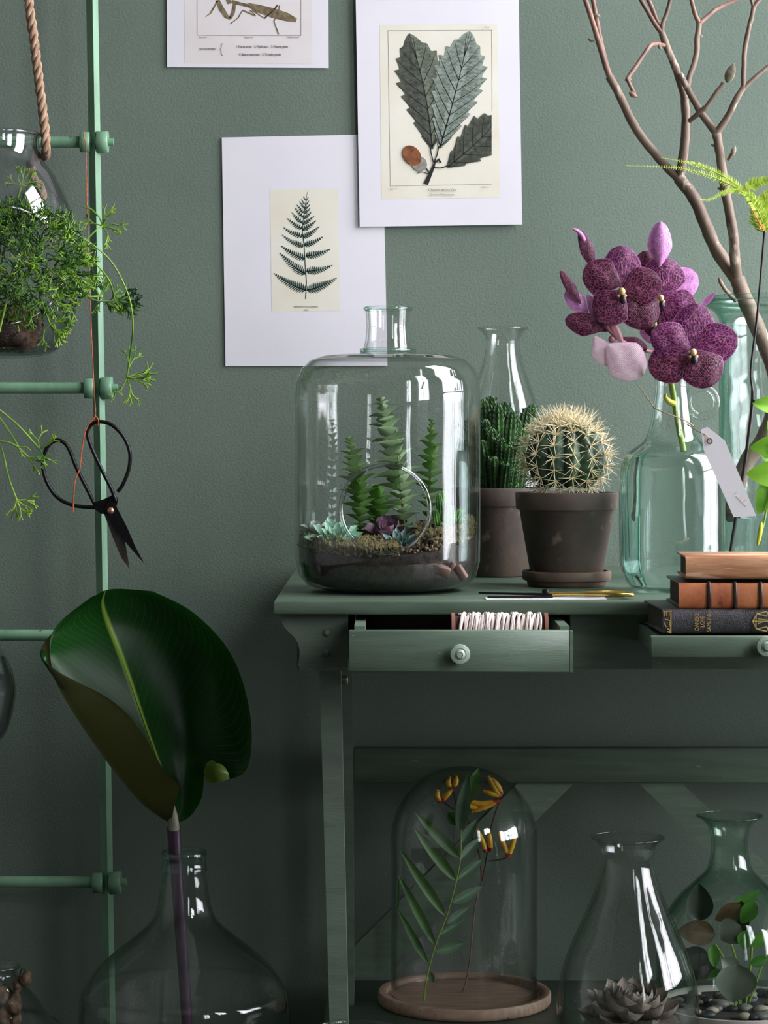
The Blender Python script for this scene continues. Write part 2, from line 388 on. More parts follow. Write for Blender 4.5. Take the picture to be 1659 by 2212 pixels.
# front legs, slightly splayed, and back legs
ztop = Z(1449, da)
def leg(xa, xb, wa, wb, y0, y1, name='leg', zt=ztop):
    vs = [V((xa, y0, zt)), V((xa+wa, y0, zt)), V((xa+wa, y1, zt)), V((xa, y1, zt)), V((xb, y0, 0)), V((xb+wb, y0, 0)), V((xb+wb, y1, 0)), V((xb, y1, 0))]
    return part(tb, name, MB().add(vs, [(0, 1, 2, 3), (7, 6, 5, 4), (0, 4, 5, 1), (1, 5, 6, 2), (2, 6, 7, 3), (3, 7, 4, 0)], flat=True), M_tabd)
dl = 2.51
xa = X(690, dl); xz = X(712, dl); kz = (0-ztop)/(Z(2212, dl)-ztop)
leg(xa, xa+(xz-xa)*kz, X(736, dl)-xa, X(747, dl)-X(712, dl), dl-DW, dl-DW+.03)
leg(XR-.08, XR-.09, .022, .02, dl-DW, dl-DW+.03)
dbk = 2.99
leg(X(733, dbk), X(737, dbk), X(761, dbk)-X(733, dbk), X(767, dbk)-X(737, dbk), dbk-DW, dbk-DW+.035)
leg(XR-.08, XR-.08, .018, .018, dbk-DW, dbk-DW+.035)
part(tb, 'hinge', MB().box((X(739, dl), dl-DW-.002, Z(1478, dl)), (X(752, dl), dl-DW+.004, Z(1460, dl)), bev=.0008), mat('worn_hinge_metal', (120, 118, 100), rough=.35, metal=.7))
# beam and diagonal braces at the back
db = 3.02; yb = db-DW
part(tb, 'beam', MB().box((X(764, db), yb, Z(1691, db)), (XR-.06, yb+.02, Z(1617, db)), bev=.001), M_tab)
def brace(p0, p1, w, d=3.035):
    a, b = W(p0[0], p0[1], d), W(p1[0], p1[1], d); wv = V((w*d/F, 0, 0))
    part(tb, 'brace', MB().prism([a, a+wv, b+wv, b], (0, .016, 0)), M_tab)
brace((1120, 1690), (700, 2110), 122); brace((1378, 1690), (1810, 2110), 92)
# lower shelf
ZS = .2225
part(tb, 'lower_shelf', MB().box((X(697, 2.84), 2.60-DW, ZS-.016), (XR-.06, -.03, ZS), bev=.001), M_tabd)
part(tb, 'shelf_rail', MB().box((X(737, 2.9), -.10, ZS-.05), (XR-.06, -.08, ZS-.0161)), M_tabd)
part(tb, 'shelf_rail', MB().box((X(712, 2.6), 2.62-DW, ZS-.05), (XR-.06, 2.64-DW, ZS-.0161)), M_tabd)

# ------------------------------------------------------------------ ladder
ld = thing('metal_ladder', 'green painted metal bar ladder standing against the wall at left', 'ladder', (-.4, -.08, 0))
dL = 3.07
def rail(xpx_top, xpx_bot):
    mb = MB(); r = .0098
    pts = [(0.0, xpx_bot, None)]
    top = W(xpx_top, 0, dL); bot = W(xpx_bot, 2100, dL); dirv = (top-bot)
    a = bot+dirv*((0-bot.z)/dirv.z); b = bot+dirv*((2.35-bot.z)/dirv.z)
    mb.tube([a, b], r, 4); return mb
def rot_rail(x0, x1):
    top = W(x0, 0, dL); bot = W(x1, 2100, dL); dv = top-bot
    a = bot+dv*((0-bot.z)/dv.z); b = bot+dv*((2.35-bot.z)/dv.z); mb = MB()
    hw = .0075; sec = [V((-hw, 0, 0)), V((.0015, -hw*1.1, 0)), V((hw, -.001, 0)), V((0, hw, 0))]
    mb.add([a+s_ for s_ in sec]+[b+s_ for s_ in sec], [(0, 1, 5, 4), (1, 2, 6, 5), (2, 3, 7, 6), (3, 0, 4, 7), (3, 2, 1, 0), (4, 5, 6, 7)], flat=True)
    return mb
part(ld, 'rail', rot_rail(199, 235), M_lad); part(ld, 'rail', rot_rail(-420, -384), M_lad)
def nut(c, w, R, thing_):
    mb = MB(); vs = []
    for x, rr in ((-w/2, R*.93), (-w/2+.0009, R), (w/2-.0009, R), (w/2, R*.93)):
        vs.append([c+V((x, rr*math.cos(k*pi/3+.12), rr*math.sin(k*pi/3+.12))) for k in range(6)])
    mb.grid(vs, 0, True, [(0, 0)]*24); mb.flat = [True]*len(mb.f)
    mb.add(vs[0], [tuple(range(5, -1, -1))], flat=True); mb.add(vs[-1], [tuple(range(6))], flat=True)
    part(thing_, 'nut', mb, M_lad)
for zr, py_ in ((0, -225), (1, 307), (2, 838), (3, 1372), (4, 1905), (5, 2436), (6, 2966)):
    xr = 199+36*py_/2100; y_ = py_
    a = W(xr-8, y_, dL); b = W(xr-612, y_, dL)
    part(ld, 'rung', MB().tube([b, a], .0072, 16), M_lad)
    if zr in (5, 6): continue
    nut(W(xr-20, y_, dL), .0125, .0145, ld); nut(W(xr+17, y_, dL), .0145, .0155, ld)
    part(ld, 'bolt_end', MB().tube([W(xr+22, y_, dL), W(xr+41, y_, dL)], .005, 14), M_lad)

# ------------------------------------------------------------------ prints on the wall
M_ink = mat('printed_ink', (92, 88, 86), rough=.9, scale=400)
M_inkl = mat('pale_printed_ink', (150, 145, 138), rough=.9, scale=300)
M_oakl = mat('grey_green_print_ink', (116, 122, 106), (72, 78, 64), rough=.9, scale=120, stretch=(1, 1, 2.5), contrast=(.3, .6))
M_oakd = mat('dark_green_print_ink', (84, 88, 76), (50, 54, 46), rough=.9, scale=160, contrast=(.3, .6))
M_oakb = mat('blue_green_print_ink', (148, 160, 148), (96, 108, 100), rough=.9, scale=120, stretch=(1, 1, 2.5), contrast=(.3, .6))
M_vein = mat('black_print_ink', (34, 36, 34), rough=.9)
M_fernink = mat('dark_teal_print_ink', (40, 72, 66), (26, 52, 48), rough=.9, scale=200)
M_plate = mat('aged_cream_plate_paper', (226, 221, 208), (220, 212, 194), rough=.9, scale=14)
M_plate2 = mat('pinkish_plate_paper', (222, 214, 214), (216, 207, 205), rough=.9, scale=14)
M_tan = mat('olive_brown_print_ink', (132, 118, 88), (92, 74, 58), rough=.9, scale=150)
M_acorn = mat('chestnut_print_ink', (140, 84, 46), (92, 52, 34), rough=.9, scale=90)
M_cup = mat('grey_print_ink', (150, 146, 138), (110, 106, 100), rough=.9, scale=160)
DP = 3.158
def sheet(name, label, q, d, th=.0005):
    c = W(sum(p[0] for p in q)/4, max(p[1] for p in q), d)
    t = thing(name, label, 'print', c)
    mb = MB()
    n = 8; rows = []
    for i in range(n+1):
        v = i/n; row = []
        for j in range(n+1):
            u = j/n; a = V((*q[0], 0)).lerp(V((*q[1], 0)), u); b = V((*q[3], 0)).lerp(V((*q[2], 0)), u); p = a.lerp(b, v)
            row.append(W(p.x, p.y, d))
        rows.append(row)
    mb.grid(rows); back = [[p+V((0, th, 0)) for p in r[::-1]] for r in rows]; mb.grid(back)
    ed = [r[0] for r in rows]; mb.grid([ed, [p+V((0, th, 0)) for p in ed]]); ed = [r[-1] for r in rows]; mb.grid([ed, [p+V((0, th, 0)) for p in ed]])
    mb.grid([rows[0], [p+V((0, th, 0)) for p in rows[0]]]); mb.grid([rows[-1], [p+V((0, th, 0)) for p in rows[-1]]])
    part(t, 'sheet', mb, M_paper); return t
class Ink:
    """flat ink shapes lying on a sheet, layer by layer"""
    def __init__(s, par, d, x0=0, x1=99999): s.par = par; s.d = d; s.k = 1; s.x0 = x0; s.x1 = x1
    def P(s, a, b): return W(min(max(a, s.x0), s.x1), b, s.d-.00012*s.k)
    def quad(s, mb, q, mi=0): mb.add([s.P(*p) for p in q], [tuple(range(len(q)))], mi, flat=True)
    def line(s, mb, pts, w, mi=0):
        pts = [V((p[0], p[1], 0)) for p in pts]
        L_ = []; R_ = []
        for i, p in enumerate(pts):
            t = (pts[min(i+1, len(pts)-1)]-pts[max(i-1, 0)]).normalized(); nn = V((-t.y, t.x, 0))*(w[i] if isinstance(w, list) else w)*.5
            L_.append(p+nn); R_.append(p-nn)
        mb.add([s.P(p.x, p.y) for p in L_+R_], [(i, i+1, len(pts)+i+1, len(pts)+i) for i in range(len(pts)-1)], mi, flat=True)
    def done(s, name, mb, mats, label=None):
        part(s.par, name, mb, mats, label); s.k += 1
# mantis print (cut by the top of the picture)
t = sheet('mantis_print', 'white sheet with a praying mantis engraving, cut off by the top of the picture', [(358, -350), (708, -350), (710, 147), (361, 145)], DP)
ik = Ink(t, DP); mb = MB(); ik.quad(mb, [(396, -300), (672, -300), (674, 138), (399, 136)]); ik.done('plate', mb, M_plate2)
mb = MB()
for q in (((425, -260), (426, 76)), ((650, -260), (650, 77)), ((426, 76), (650, 77))): ik.line(mb, q, 1.2)
ik.done('border_line', mb, M_inkl)
mb = MB()
ik.line(mb, [(536, 10), (556, 18), (590, 28), (620, 37), (640, 44)], [8, 17, 21, 18, 9]); ik.line(mb, [(500, 3), (515, 7), (538, 13)], [8, 7, 6])
ik.done('printed_mantis_body', mb, M_tan)
mb = MB()
for pts, w in (([(470, 0), (478, 18), (490, 36), (498, 40)], [8, 11, 9, 5]), ([(498, 40), (504, 26), (507, 8)], [6, 8, 6]), ([(492, -4), (496, 8)], [10, 7]),
               ([(470, 2), (460, 20), (454, 30)], 3), ([(454, 30), (444, 36)], 1.5), ([(524, 22), (515, 38), (497, 52)], 2), ([(524, 22), (552, 34), (540, 22)], 3), ([(538, 12), (534, 8)], 3), ([(545, 22), (572, 40), (598, 14), (604, 12), (602, 24), (592, 46), (602, 74)], 2.4), ([(572, 38), (590, 24), (600, 10)], 2.4)):
    ik.line(mb, pts, w)
ik.done('printed_mantis_legs', mb, M_tan)
for s_, a, b, z, xs_ in (('ORTHOPTERES', 449, 108, .0036, .9), ('1. Mante striee   2. Phyllie sicc.   3. Phasme geant', 566, 103, .0046, .74), ('4. Blatte americaine   5. Truxale grandis', 562, 120, .0046, .74)):
    text(t, s_, ik.P(a, b), z, FRONT, M_ink, name='caption', xs=xs_)
for s_, a in (('Peint. dir.', 439), ('Figure dir.', 538), ('Guillon sculp.', 634)): text(t, s_, ik.P(a, 82), .0028, FRONT, M_inkl, name='caption')
mb = MB(); ik.line(mb, [(481, 94), (478, 97), (478, 104), (475, 107), (478, 110), (478, 117), (481, 120)], 1.2); ik.done('brace_mark', mb, M_ink)
# fern print
t = sheet('fern_print', 'white sheet with a green fern frond on a small cream plate, lowest on the wall', [(479, 297), (826, 290), (837, 790), (487, 791)], DP)
ik = Ink(t, DP); mb = MB(); ik.quad(mb, [(583, 410), (730, 407), (735, 671), (587, 674)]); ik.done('plate', mb, M_plate)
mb = MB(); ik.line(mb, [(664, 414), (660, 440), (655, 475), (653, 500), (657, 530), (659, 570), (662, 610), (660, 646)], [.6, 1.2, 1.6, 2, 2, 2, 2, 2]); ik.done('printed_stalk', mb, M_fernink)
pin = [((661, 627), (591, 590), 22), ((663, 627), (728, 600), 22), ((660, 592), (604, 546), 20), ((662, 586), (719, 573), 18), ((659, 559), (607, 531), 17), ((661, 553), (714, 538), 17),
       ((655, 533), (609, 507), 14), ((658, 530), (698, 511), 14), ((653, 511), (612, 491), 13), ((655, 513), (690, 489), 13), ((652, 494), (620, 471), 12), ((654, 497), (683, 476), 12),
       ((652, 481), (630, 458), 10), ((654, 484), (680, 466), 10), ((654, 469), (637, 448), 9), ((656, 472), (673, 457), 9), ((655, 459), (641, 441), 8), ((657, 461), (671, 449), 8),
       ((657, 449), (647, 434), 6), ((658, 452), (670, 441), 6), ((658, 441), (651, 430), 5), ((660, 443), (668, 433), 5), ((660, 432), (655, 424), 4), ((661, 434), (667, 425), 4)]
for (a, b, w) in pin:
    mb = MB(); A = V((*a, 0)); B = V((*b, 0)); L_ = (B-A).length; tdir = (B-A)/L_; nn = V((-tdir.y, tdir.x, 0)); sag = V((0, L_*.06, 0))
    k = max(5, int(L_/4.6)); path = lambda u: A.lerp(B, u)+sag*math.sin(pi*u)*.9
    ik.line(mb, [path(u/8) for u in range(9)], [max(.6, w*.15*(1-u/8)) for u in range(9)])
    for i in range(k):
        u = i/k+.03; w_ = w*(1-u)**.7*(.6+.4*min(1, u*6)); p = path(u)
        for sg in (-1, 1):
            tip = p+nn*sg*w_*.68+tdir*w_*.30; wd = L_/k*.33
            ik.quad(mb, [p-tdir*wd, p.lerp(tip, .55)-tdir*wd*.8, tip, p.lerp(tip, .55)+tdir*wd*.8, p+tdir*wd] if False else [(p-tdir*wd)[:2], (p.lerp(tip, .5)-tdir*wd)[:2], tip[:2], (p.lerp(tip, .55)+tdir*wd)[:2], (p+tdir*wd)[:2]])
    part(t, 'printed_pinna', mb, M_fernink)
ik.k += 1
text(t, 'ASPLENIUM FILIX-FOEMINA', ik.P(661, 664), .0026, FRONT, M_inkl, name='caption'); text(t, 'XXXI', ik.P(661, 671), .0026, FRONT, M_inkl, name='caption')
# oak print, overlapping the fern print
DO = DP-.0035
t = sheet('oak_print', 'white sheet with two oak leaves and an acorn on a tall cream plate', [(768, -20), (1120, -20), (1128, 485), (777, 490)], DO)
ik = Ink(t, DO); mb = MB(); ik.quad(mb, [(820, 54), (1074, 52), (1081, 427), (824, 430)]); ik.done('plate', mb, M_plate)
mb = MB()
for q in (((838, 66), (1064, 65)), ((838, 66), (843, 402)), ((1062, 65), (1063, 240)), ((843, 402), (1063, 398))): ik.line(mb, q, .9)
ik.done('border_line', mb, M_inkl)
def oak(base, tip, hw, nl, mats, bow=0., xs=1):
    A = V((*base, 0)); B = V((*tip, 0)); L_ = (B-A).length; td = (B-A)/L_; nn = V((-td.y, td.x, 0))*xs
    mid = lambda t_: A.lerp(B, t_)+nn*bow*math.sin(pi*t_); K = 120
    prof = lambda t_: (.08+.92*math.sin(pi*min(1, t_**1.15))**.75) if t_ < .5 else .08*(1-t_)+max(0, math.sin(pi*t_**1.15))**.8
    def edge(t_, sg):
        ph = (t_*nl) % 1; tooth = (ph**1.6)*(1 if ph < .86 else (1-ph)/.14)
        h = hw*prof(t_)*(.80+.26*tooth); q = mid(t_)+nn*sg*h+td*h*.30*min(1, (1-t_)*4); return q
    for sg, mi in ((1, 0), (-1, 1)):
        mb = MB(); ps = []
        for i in range(K+1): ps += [ik.P(*mid(i/K)[:2]), ik.P(*edge(i/K, sg)[:2])]
        mb.add(ps, [(2*i, 2*i+2, 2*i+3, 2*i+1) for i in range(K)], 0, flat=True); part(t, 'printed_oak_leaf', mb, mats[mi])
    ik.k += 1; mb = MB(); ik.line(mb, [mid(i/20)[:2] for i in range(21)], [3.4*(1-i/24) for i in range(21)])
    for i in range(nl):
        t1_ = (i+.84)/nl; t0_ = max(0.02, t1_-.20)
        for sg in (1, -1):
            a = mid(t0_); e = edge(t1_, sg); c = a.lerp(e, .5)+td*-2.0
            ik.line(mb, [a[:2], c[:2], a.lerp(e, .93)[:2]], [1.8, 1.3, .6])
    for i in range(int(L_/3)):
        t0_ = .06+.88*i/(L_/3)
        for sg in (1, -1):
            a = mid(t0_)+nn*sg*hw*prof(t0_)*.22; e = mid(t0_)+nn*sg*hw*prof(t0_)*.72+td*hw*.05; ik.line(mb, [a[:2], e[:2]], [.7, .3])
    ik.done('printed_leaf_veins', mb, M_vein)
oak((934, 322), (884, 72), 56, 9, (M_oakd, M_oakl), -8, -1)
oak((950, 320), (1015, 67), 58, 10, (M_oakb, M_oakb), 3)
ik.x1 = 1062
oak((967, 361), (1085, 250), 46, 6, (M_oakd, M_oakd), 4); ik.x1 = 99999
mb = MB()
for pts, w in (([(920, 398), (928, 380), (936, 362), (940, 348)], [10, 8, 6, 4]), ([(936, 350), (931, 330), (930, 318)], 2.5), ([(938, 350), (944, 335), (948, 316)], 2.5), ([(936, 362), (952, 363), (968, 358)], 2.5), ([(928, 374), (922, 366), (918, 358)], 3), ([(942, 350), (948, 344), (952, 352)], 5), ([(926, 376), (912, 371), (902, 374)], 1.6)): ik.line(mb, pts, w)
ik.done('printed_twig', mb, M_vein)
def ell(mb, c, a, b, th, t0=0, t1=2*pi, mi=0):
    n = 28; ps = [(c[0]+a*math.cos(u)*math.cos(th)-b*math.sin(u)*math.sin(th), c[1]+a*math.cos(u)*math.sin(th)+b*math.sin(u)*math.cos(th)) for u in [t0+(t1-t0)*i/n for i in range(n)]]
    ik.quad(mb, ps, mi)
mb = MB(); ell(mb, (906, 354), 17, 16, .8); ik.done('printed_acorn_cup', mb, M_cup)
mb = MB(); ell(mb, (890, 336), 24, 18, .92); ik.done('printed_acorn', mb, M_acorn)
text(t, 'Chesnut White Oak.', ik.P(957, 413), .0052, FRONT, M_inkl, name='caption', xs=.85); text(t, 'Quercus Prinus palustris.', ik.P(957, 422), .0036, FRONT, M_inkl, name='caption', xs=.9)
text(t, 'Pl. 8.', ik.P(1052, 61), .0032, FRONT, M_inkl, name='caption'); text(t, 'Bessa del.', ik.P(851, 409), .0024, FRONT, M_inkl, name='caption'); text(t, 'Gabriel sc.', ik.P(1050, 405), .0024, FRONT, M_inkl, name='caption')
# ------------------------------------------------------------------ plant and object materials
M_soil = mat('dark_potting_soil', (52, 42, 36), (20, 15, 13), rough=.9, scale=160, bump=1., bscale=300)
M_moss = mat('dry_olive_moss', (122, 112, 70), (52, 50, 30), rough=.9, scale=220, bump=1., bscale=400)
M_mossg = mat('green_moss', (104, 122, 62), (50, 62, 30), rough=.9, scale=220)
M_gravel = mat('pale_gravel', (170, 146, 122), (96, 78, 64), rough=.9, scale=260)
M_shard = mat('terracotta_shard', (122, 96, 88), (96, 76, 70), rough=.8)
M_pot = mat('dark_stained_terracotta', (104, 86, 76), (62, 52, 48), rough=.75, scale=16, bump=.4, bscale=120, dirt=((132, 112, 98), 22, .36), contrast=(.3, .7))
M_rim = mat('brown_terracotta', (112, 88, 74), (84, 66, 58), rough=.7, scale=22, bump=.3, bscale=140)
M_crass = mat('stacked_succulent_leaf', (140, 184, 96), (92, 144, 68), rough=.5, scale=40, trans=.15)
M_crassp = mat('stacked_succulent_grey_leaf', (164, 188, 140), (112, 144, 104), rough=.5, scale=40, trans=.12)
M_stem = mat('brown_plant_stem', (110, 84, 62), (70, 52, 40), rough=.7)
M_echev = mat('blue_green_echeveria_leaf', (158, 200, 178), (112, 166, 132), rough=.5, scale=30, trans=.1)
M_echev2 = mat('grey_green_echeveria_leaf', (118, 150, 146), (76, 112, 100), rough=.5, scale=30, trans=.1)
M_purple = mat('purple_succulent_leaf', (142, 112, 130), (104, 66, 88), rough=.45, scale=30)
M_palel = mat('pale_grey_succulent_leaf', (176, 186, 178), (150, 164, 152), rough=.6)
M_sedum = mat('yellow_green_sedum', (176, 184, 110), (96, 130, 54), rough=.5, scale=60)
M_finger = mat('bright_finger_cactus', (104, 162, 70), (58, 112, 48), rough=.55, scale=60)
M_cact = mat('dark_green_cactus_skin', (62, 92, 62), (26, 46, 30), rough=.5, scale=30, dirt=((48, 34, 26), 14, .33))
M_cfing = mat('green_column_cactus', (78, 116, 62), (36, 66, 34), rough=.55, scale=90)
M_spine = mat('cream_spine', (244, 236, 208), (232, 212, 168), rough=.5, scale=60)
M_areo = mat('woolly_orange_areole', (214, 180, 124), (196, 150, 96), rough=.9)
M_leafbig = None
M_water = bpy.data.materials.new('water'); M_water.use_nodes = True
_n = M_water.node_tree; _n.nodes.clear(); _o = N(_n, 'ShaderNodeOutputMaterial'); _g = N(_n, 'ShaderNodeBsdfGlass', Roughness=0., IOR=1.33)
_g.inputs['Color'].default_value = (.93, .995, .985, 1); _n.links.new(_g.outputs[0], _o.inputs[0])
M_rhip = mat('bright_green_jointed_stem', (156, 192, 66), (70, 120, 36), rough=.45, scale=34, contrast=(.35, .68), trans=.12)
M_rhipd = mat('deep_green_jointed_stem', (60, 104, 38), (22, 50, 20), rough=.5, scale=34)
M_root = mat('fibrous_root_ball', (98, 70, 52), (30, 20, 16), rough=.95, scale=120, bump=1., bscale=200)
M_fibre = mat('root_fibre', (150, 116, 88), (84, 58, 42), rough=.9)
M_rope = mat('jute_rope', (186, 156, 130), (140, 106, 84), rough=.9, scale=300, stretch=(1, 1, .3), bump=.5, bscale=800)
M_iron = mat('blackened_iron', (34, 33, 36), (22, 21, 24), rough=.32, scale=60, metal=.6, bump=.15, bscale=200)
M_steel = mat('dark_ground_steel', (92, 84, 80), (66, 60, 58), rough=.35, metal=.5)
M_copper = mat('copper_rivet', (206, 150, 128), rough=.3, metal=.8)
M_brass = mat('brass_handle', (214, 180, 104), (176, 140, 70), rough=.25, metal=.85, scale=60)

def rot_to(o, y, roll=0.):
    y = V(y).normalized(); ref = V((0, -1, 0)) if abs(y.y) < .95 else V((0, 0, 1))
    zax = (ref-y*ref.dot(y)).normalized(); x = y.cross(zax)
    M = Matrix(((x.x, y.x, zax.x, o[0]), (x.y, y.y, zax.y, o[1]), (x.z, y.z, zax.z, o[2]), (0, 0, 0, 1)))
    return M @ Matrix.Rotation(roll, 4, 'Y')
def leafmesh(name, Ln, Wd, prof, mt, **kw): return leafmb(MB(), Matrix.Identity(4), Ln, Wd, prof, **kw).mesh(name, mt)
def rosette(par, me, c, axis, n, sizes, elev, rj=.0, name='leaf', flat=1.):
    """spiral of leaves round an axis: sizes (outer, inner) scale, elev (outer, inner) angle above the base plane"""
    ax = V(axis).normalized(); u = ax.orthogonal().normalized(); w = ax.cross(u)
    for i in range(n):
        f = i/(n-1); a = i*2.39996+rnd.uniform(-rj, rj); e = elev[0]+(elev[1]-elev[0])*f**.9; s_ = sizes[0]+(sizes[1]-sizes[0])*f
        rad = u*math.cos(a)+w*math.sin(a); y = rad*math.cos(e)+ax*math.sin(e); up = ax*math.cos(e)-rad*math.sin(e); x = y.cross(up)
        o = V(c)+ax*(.004*f*s_)
        M = Matrix(((x.x, y.x, up.x, o.x), (x.y, y.y, up.y, o.y), (x.z, y.z, up.z, o.z), (0, 0, 0, 1))) @ Matrix.Scale(s_, 4)
        inst(par, name, me, M)

# ------------------------------------------------------------------ bell terrarium on the table
dT = 2.64; cT = (X(838, dT), dT-DW); sT = dT/F; RT = 200*sT
t = thing('cylinder_terrarium', 'large clear glass terrarium with narrow neck and round hand hole on the table', 'terrarium', (cT[0], cT[1], ZT))
zz = lambda p: Z(p, dT)
prof = [(.0001, ZT+.0025), (.07, ZT+.0025), (.086, ZT+.006), (.095, ZT+.016), (.0992, ZT+.032), (RT, ZT+.055), (RT, ZT+.12), (RT, ZT+.17), (RT, zz(850)), (RT*.985, zz(822)), (RT*.93, zz(796)), (RT*.84, zz(778)), (RT*.70, zz(769)), (RT*.52, zz(766)), (RT*.33, zz(765)), (RT*.27, zz(757)), (RT*.245, zz(735)), (RT*.232, zz(705)), (RT*.238, zz(680)), (RT*.25, zz(668))]
pr = []
for a, b in zip(prof, prof[1:]):
    k = max(1, int(abs(b[1]-a[1])/.003)) if ZT+.05 < a[1] < ZT+.16 else 4
    for i in range(k): pr.append((a[0]+(b[0]-a[0])*i/k, a[1]+(b[1]-a[1])*i/k))
pr.append(prof[-1])
df = dT-RT; hole = (X(832, df), Z(1100, df), 96*df/F)
part(t, 'glass_body', glass_shell(MB(), pr, cT, 240, hole, .0025), [G_terr, G_ring])
part(t, 'lip', MB().ring((cT[0], cT[1], zz(667)), RT*.245, .0022), G_green)
part(t, 'neck_ring', MB().ring((cT[0], cT[1], zz(757)), RT*.285, .0022), G_green)
# soil, moss and gravel
def mound(r0, zf, m, seed, amp, rings=14, seg=60, zb=None):
    mb = MB(); rows = []
    for i in range(rings+1):
        r = r0*i/rings; row = []
        for k in range(seg):
            a = 2*pi*k/seg; x = cT[0]+r*math.cos(a); y = cT[1]+r*math.sin(a); z = zf(x-cT[0], y-cT[1])+amp*noise.noise(V((x, y, seed))*60)
            row.append(V((x, y, z)))
        rows.append(row)
    if zb:
        rows.append([V((cT[0]+r0*math.cos(2*pi*k/seg), cT[1]+r0*math.sin(2*pi*k/seg), zb)) for k in range(seg)])
        rows.append([V((cT[0]+.088*math.cos(2*pi*k/seg), cT[1]+.088*math.sin(2*pi*k/seg), ZT+.012)) for k in range(seg)])
        rows.append([V((cT[0]+.070*math.cos(2*pi*k/seg), cT[1]+.070*math.sin(2*pi*k/seg), ZT+.0055)) for k in range(seg)])
        rows.append([V((cT[0], cT[1], ZT+.0055))]*seg)
    mb.grid(rows, 0, True, [(0, 0)]*(len(rows)*seg)); return mb
zsoil = lambda x, y: ZT+.040+.020*(y+.09)/.18+.012*max(0, x/.1)
part(t, 'soil', mound(.0955, zsoil, None, 1., .006, zb=ZT+.03), M_soil, 'dark soil filling the base')
def tufts(par, name, m, n, region, size=.0016, hgt=.0045, lab=None):
    mb = MB(); k = 0
    while k < n:
        p = region()
        if p is None: continue
        for q in range(3):
            a = rnd.uniform(0, 2*pi); tl = rnd.uniform(.2, 1.1); h = hgt*rnd.uniform(.5, 1.2)
            d = V((math.cos(a)*tl, math.sin(a)*tl, 1)).normalized(); b = d.orthogonal().normalized()*size*rnd.uniform(.5, 1); p1 = p+d*h*.5+b*.3
            mb.add([p-b*.6, p+b*.6, p1+b, p+d*h, p1-b], [(0, 1, 2, 3, 4)])
        k += 1
    part(par, name, mb, m, lab, kind='stuff', smooth=False)
def reg(x0, x1, y0, y1, dz=0.):
    def f():
        x = rnd.uniform(x0, x1); y = rnd.uniform(y0, y1)
        if x*x+y*y > .0945**2: return None
        return V((cT[0]+x, cT[1]+y, zsoil(x, y)+dz*rnd.random()))
    return f
tufts(t, 'moss', M_moss, 5200, reg(-.0945, .01, -.0945, .0, .010))
tufts(t, 'moss', M_moss, 1500, reg(.03, .0945, -.08, .03, .016))
tufts(t, 'moss', M_mossg, 900, reg(-.095, -.045, -.07, .03, .016))
mb = MB()
for i in range(520):
    p = reg(.0, .09, -.09, .02, .006)()
    if p: mb.ball(p, (rnd.uniform(.0008, .0022),)*3, 6, 4, nz=.5, ns=400)
part(t, 'gravel', mb, M_gravel, kind='stuff')
for q, s_, r_ in (((955, 1232), .011, .3), ((996, 1238), .009, 1.0), ((975, 1226), .006, 2.)):
    c = W(*q, dT-.078); M = Matrix.Translation(c) @ Matrix.Rotation(r_, 4, 'Y') @ Matrix.Rotation(.5, 4, 'X')
    part(t, 'shard', MB().box((-s_, -s_*.35, -s_*.5), (s_*.8, s_*.35, s_*.5), bev=.001, M=M), M_shard)
# plants inside
def crassula(label, base, top, dd, n, ls, me, bow=0.):
    b = W(*base, dd); a = W(*top, dd); b.z = min(b.z, zsoil(b.x-cT[0], b.y-cT[1])+.002)
    t2 = thing('stacked_succulent', label, 'succulent', b, 'stacked succulents in the terrarium')
    pts = spline([b, b.lerp(a, .35)+V((bow, 0, 0)), b.lerp(a, .7)+V((bow*.7, 0, 0)), a], 6)
    part(t2, 'stem', MB().tube(pts, [.0016*(1-.5*i/len(pts)) for i in range(len(pts))], 7), M_stem)
    for i in range(n):
        f = (i+.6)/n; q = f*(len(pts)-1); j = min(int(q), len(pts)-2); p = pts[j].lerp(pts[j+1], q-j); ax = (pts[j+1]-pts[j]).normalized()
        s_ = ls*(.75+.6*math.sin(pi*min(1, f*1.05)))*(1 if f < .85 else .7); a0 = (i % 2)*pi/2+i*.12+rnd.uniform(-.2, .2)
        for k in range(2):
            aa = a0+k*pi; u = ax.orthogonal().normalized(); w = ax.cross(u); rad = u*math.cos(aa)+w*math.sin(aa); e = .42+.25*f+rnd.uniform(-.2, .2)
            y = rad*math.cos(e)+ax*math.sin(e); up = ax*math.cos(e)-rad*math.sin(e); x = y.cross(up)
            M = Matrix(((x.x, y.x, up.x, p.x), (x.y, y.y, up.y, p.y), (x.z, y.z, up.z, p.z), (0, 0, 0, 1))) @ Matrix.Scale(s_, 4)
            inst(t2, 'leaf', me, M)
    return t2
me_cr = leafmesh('leaf', 1., .56, lambda u: max(.12, 1-u)**.75*(1 if u < .98 else .1)*(.75+.25*min(1, u*8)) if u < 1 else 0, M_crass, cup=.35, curl=-.22, n=6, m=2, thick=.16)
me_cr2 = leafmesh('leaf', 1., .58, lambda u: max(.12, 1-u)**.75*(.75+.25*min(1, u*8)) if u < 1 else 0, M_crassp, cup=.35, curl=-.28, n=6, m=2, thick=.16)
crassula('tallest stacked-leaf succulent inside the large terrarium, seen above the round hole', (876, 1150), (822, 862), 2.645, 22, .0200, me_cr2, .004)
crassula('stacked-leaf succulent at the left inside the large terrarium', (778, 1150), (755, 948), 2.66, 18, .0170, me_cr, .004)
crassula('thin stacked-leaf succulent at the right inside the large terrarium', (925, 1150), (932, 906), 2.69, 16, .0145, me_cr)
me_crd = leafmesh('leaf', 1., .58, lambda u: max(.12, 1-u)**.75*(.75+.25*min(1, u*8)) if u < 1 else 0, M_crass, cup=.35, curl=-.28, n=6, m=2, thick=.16)
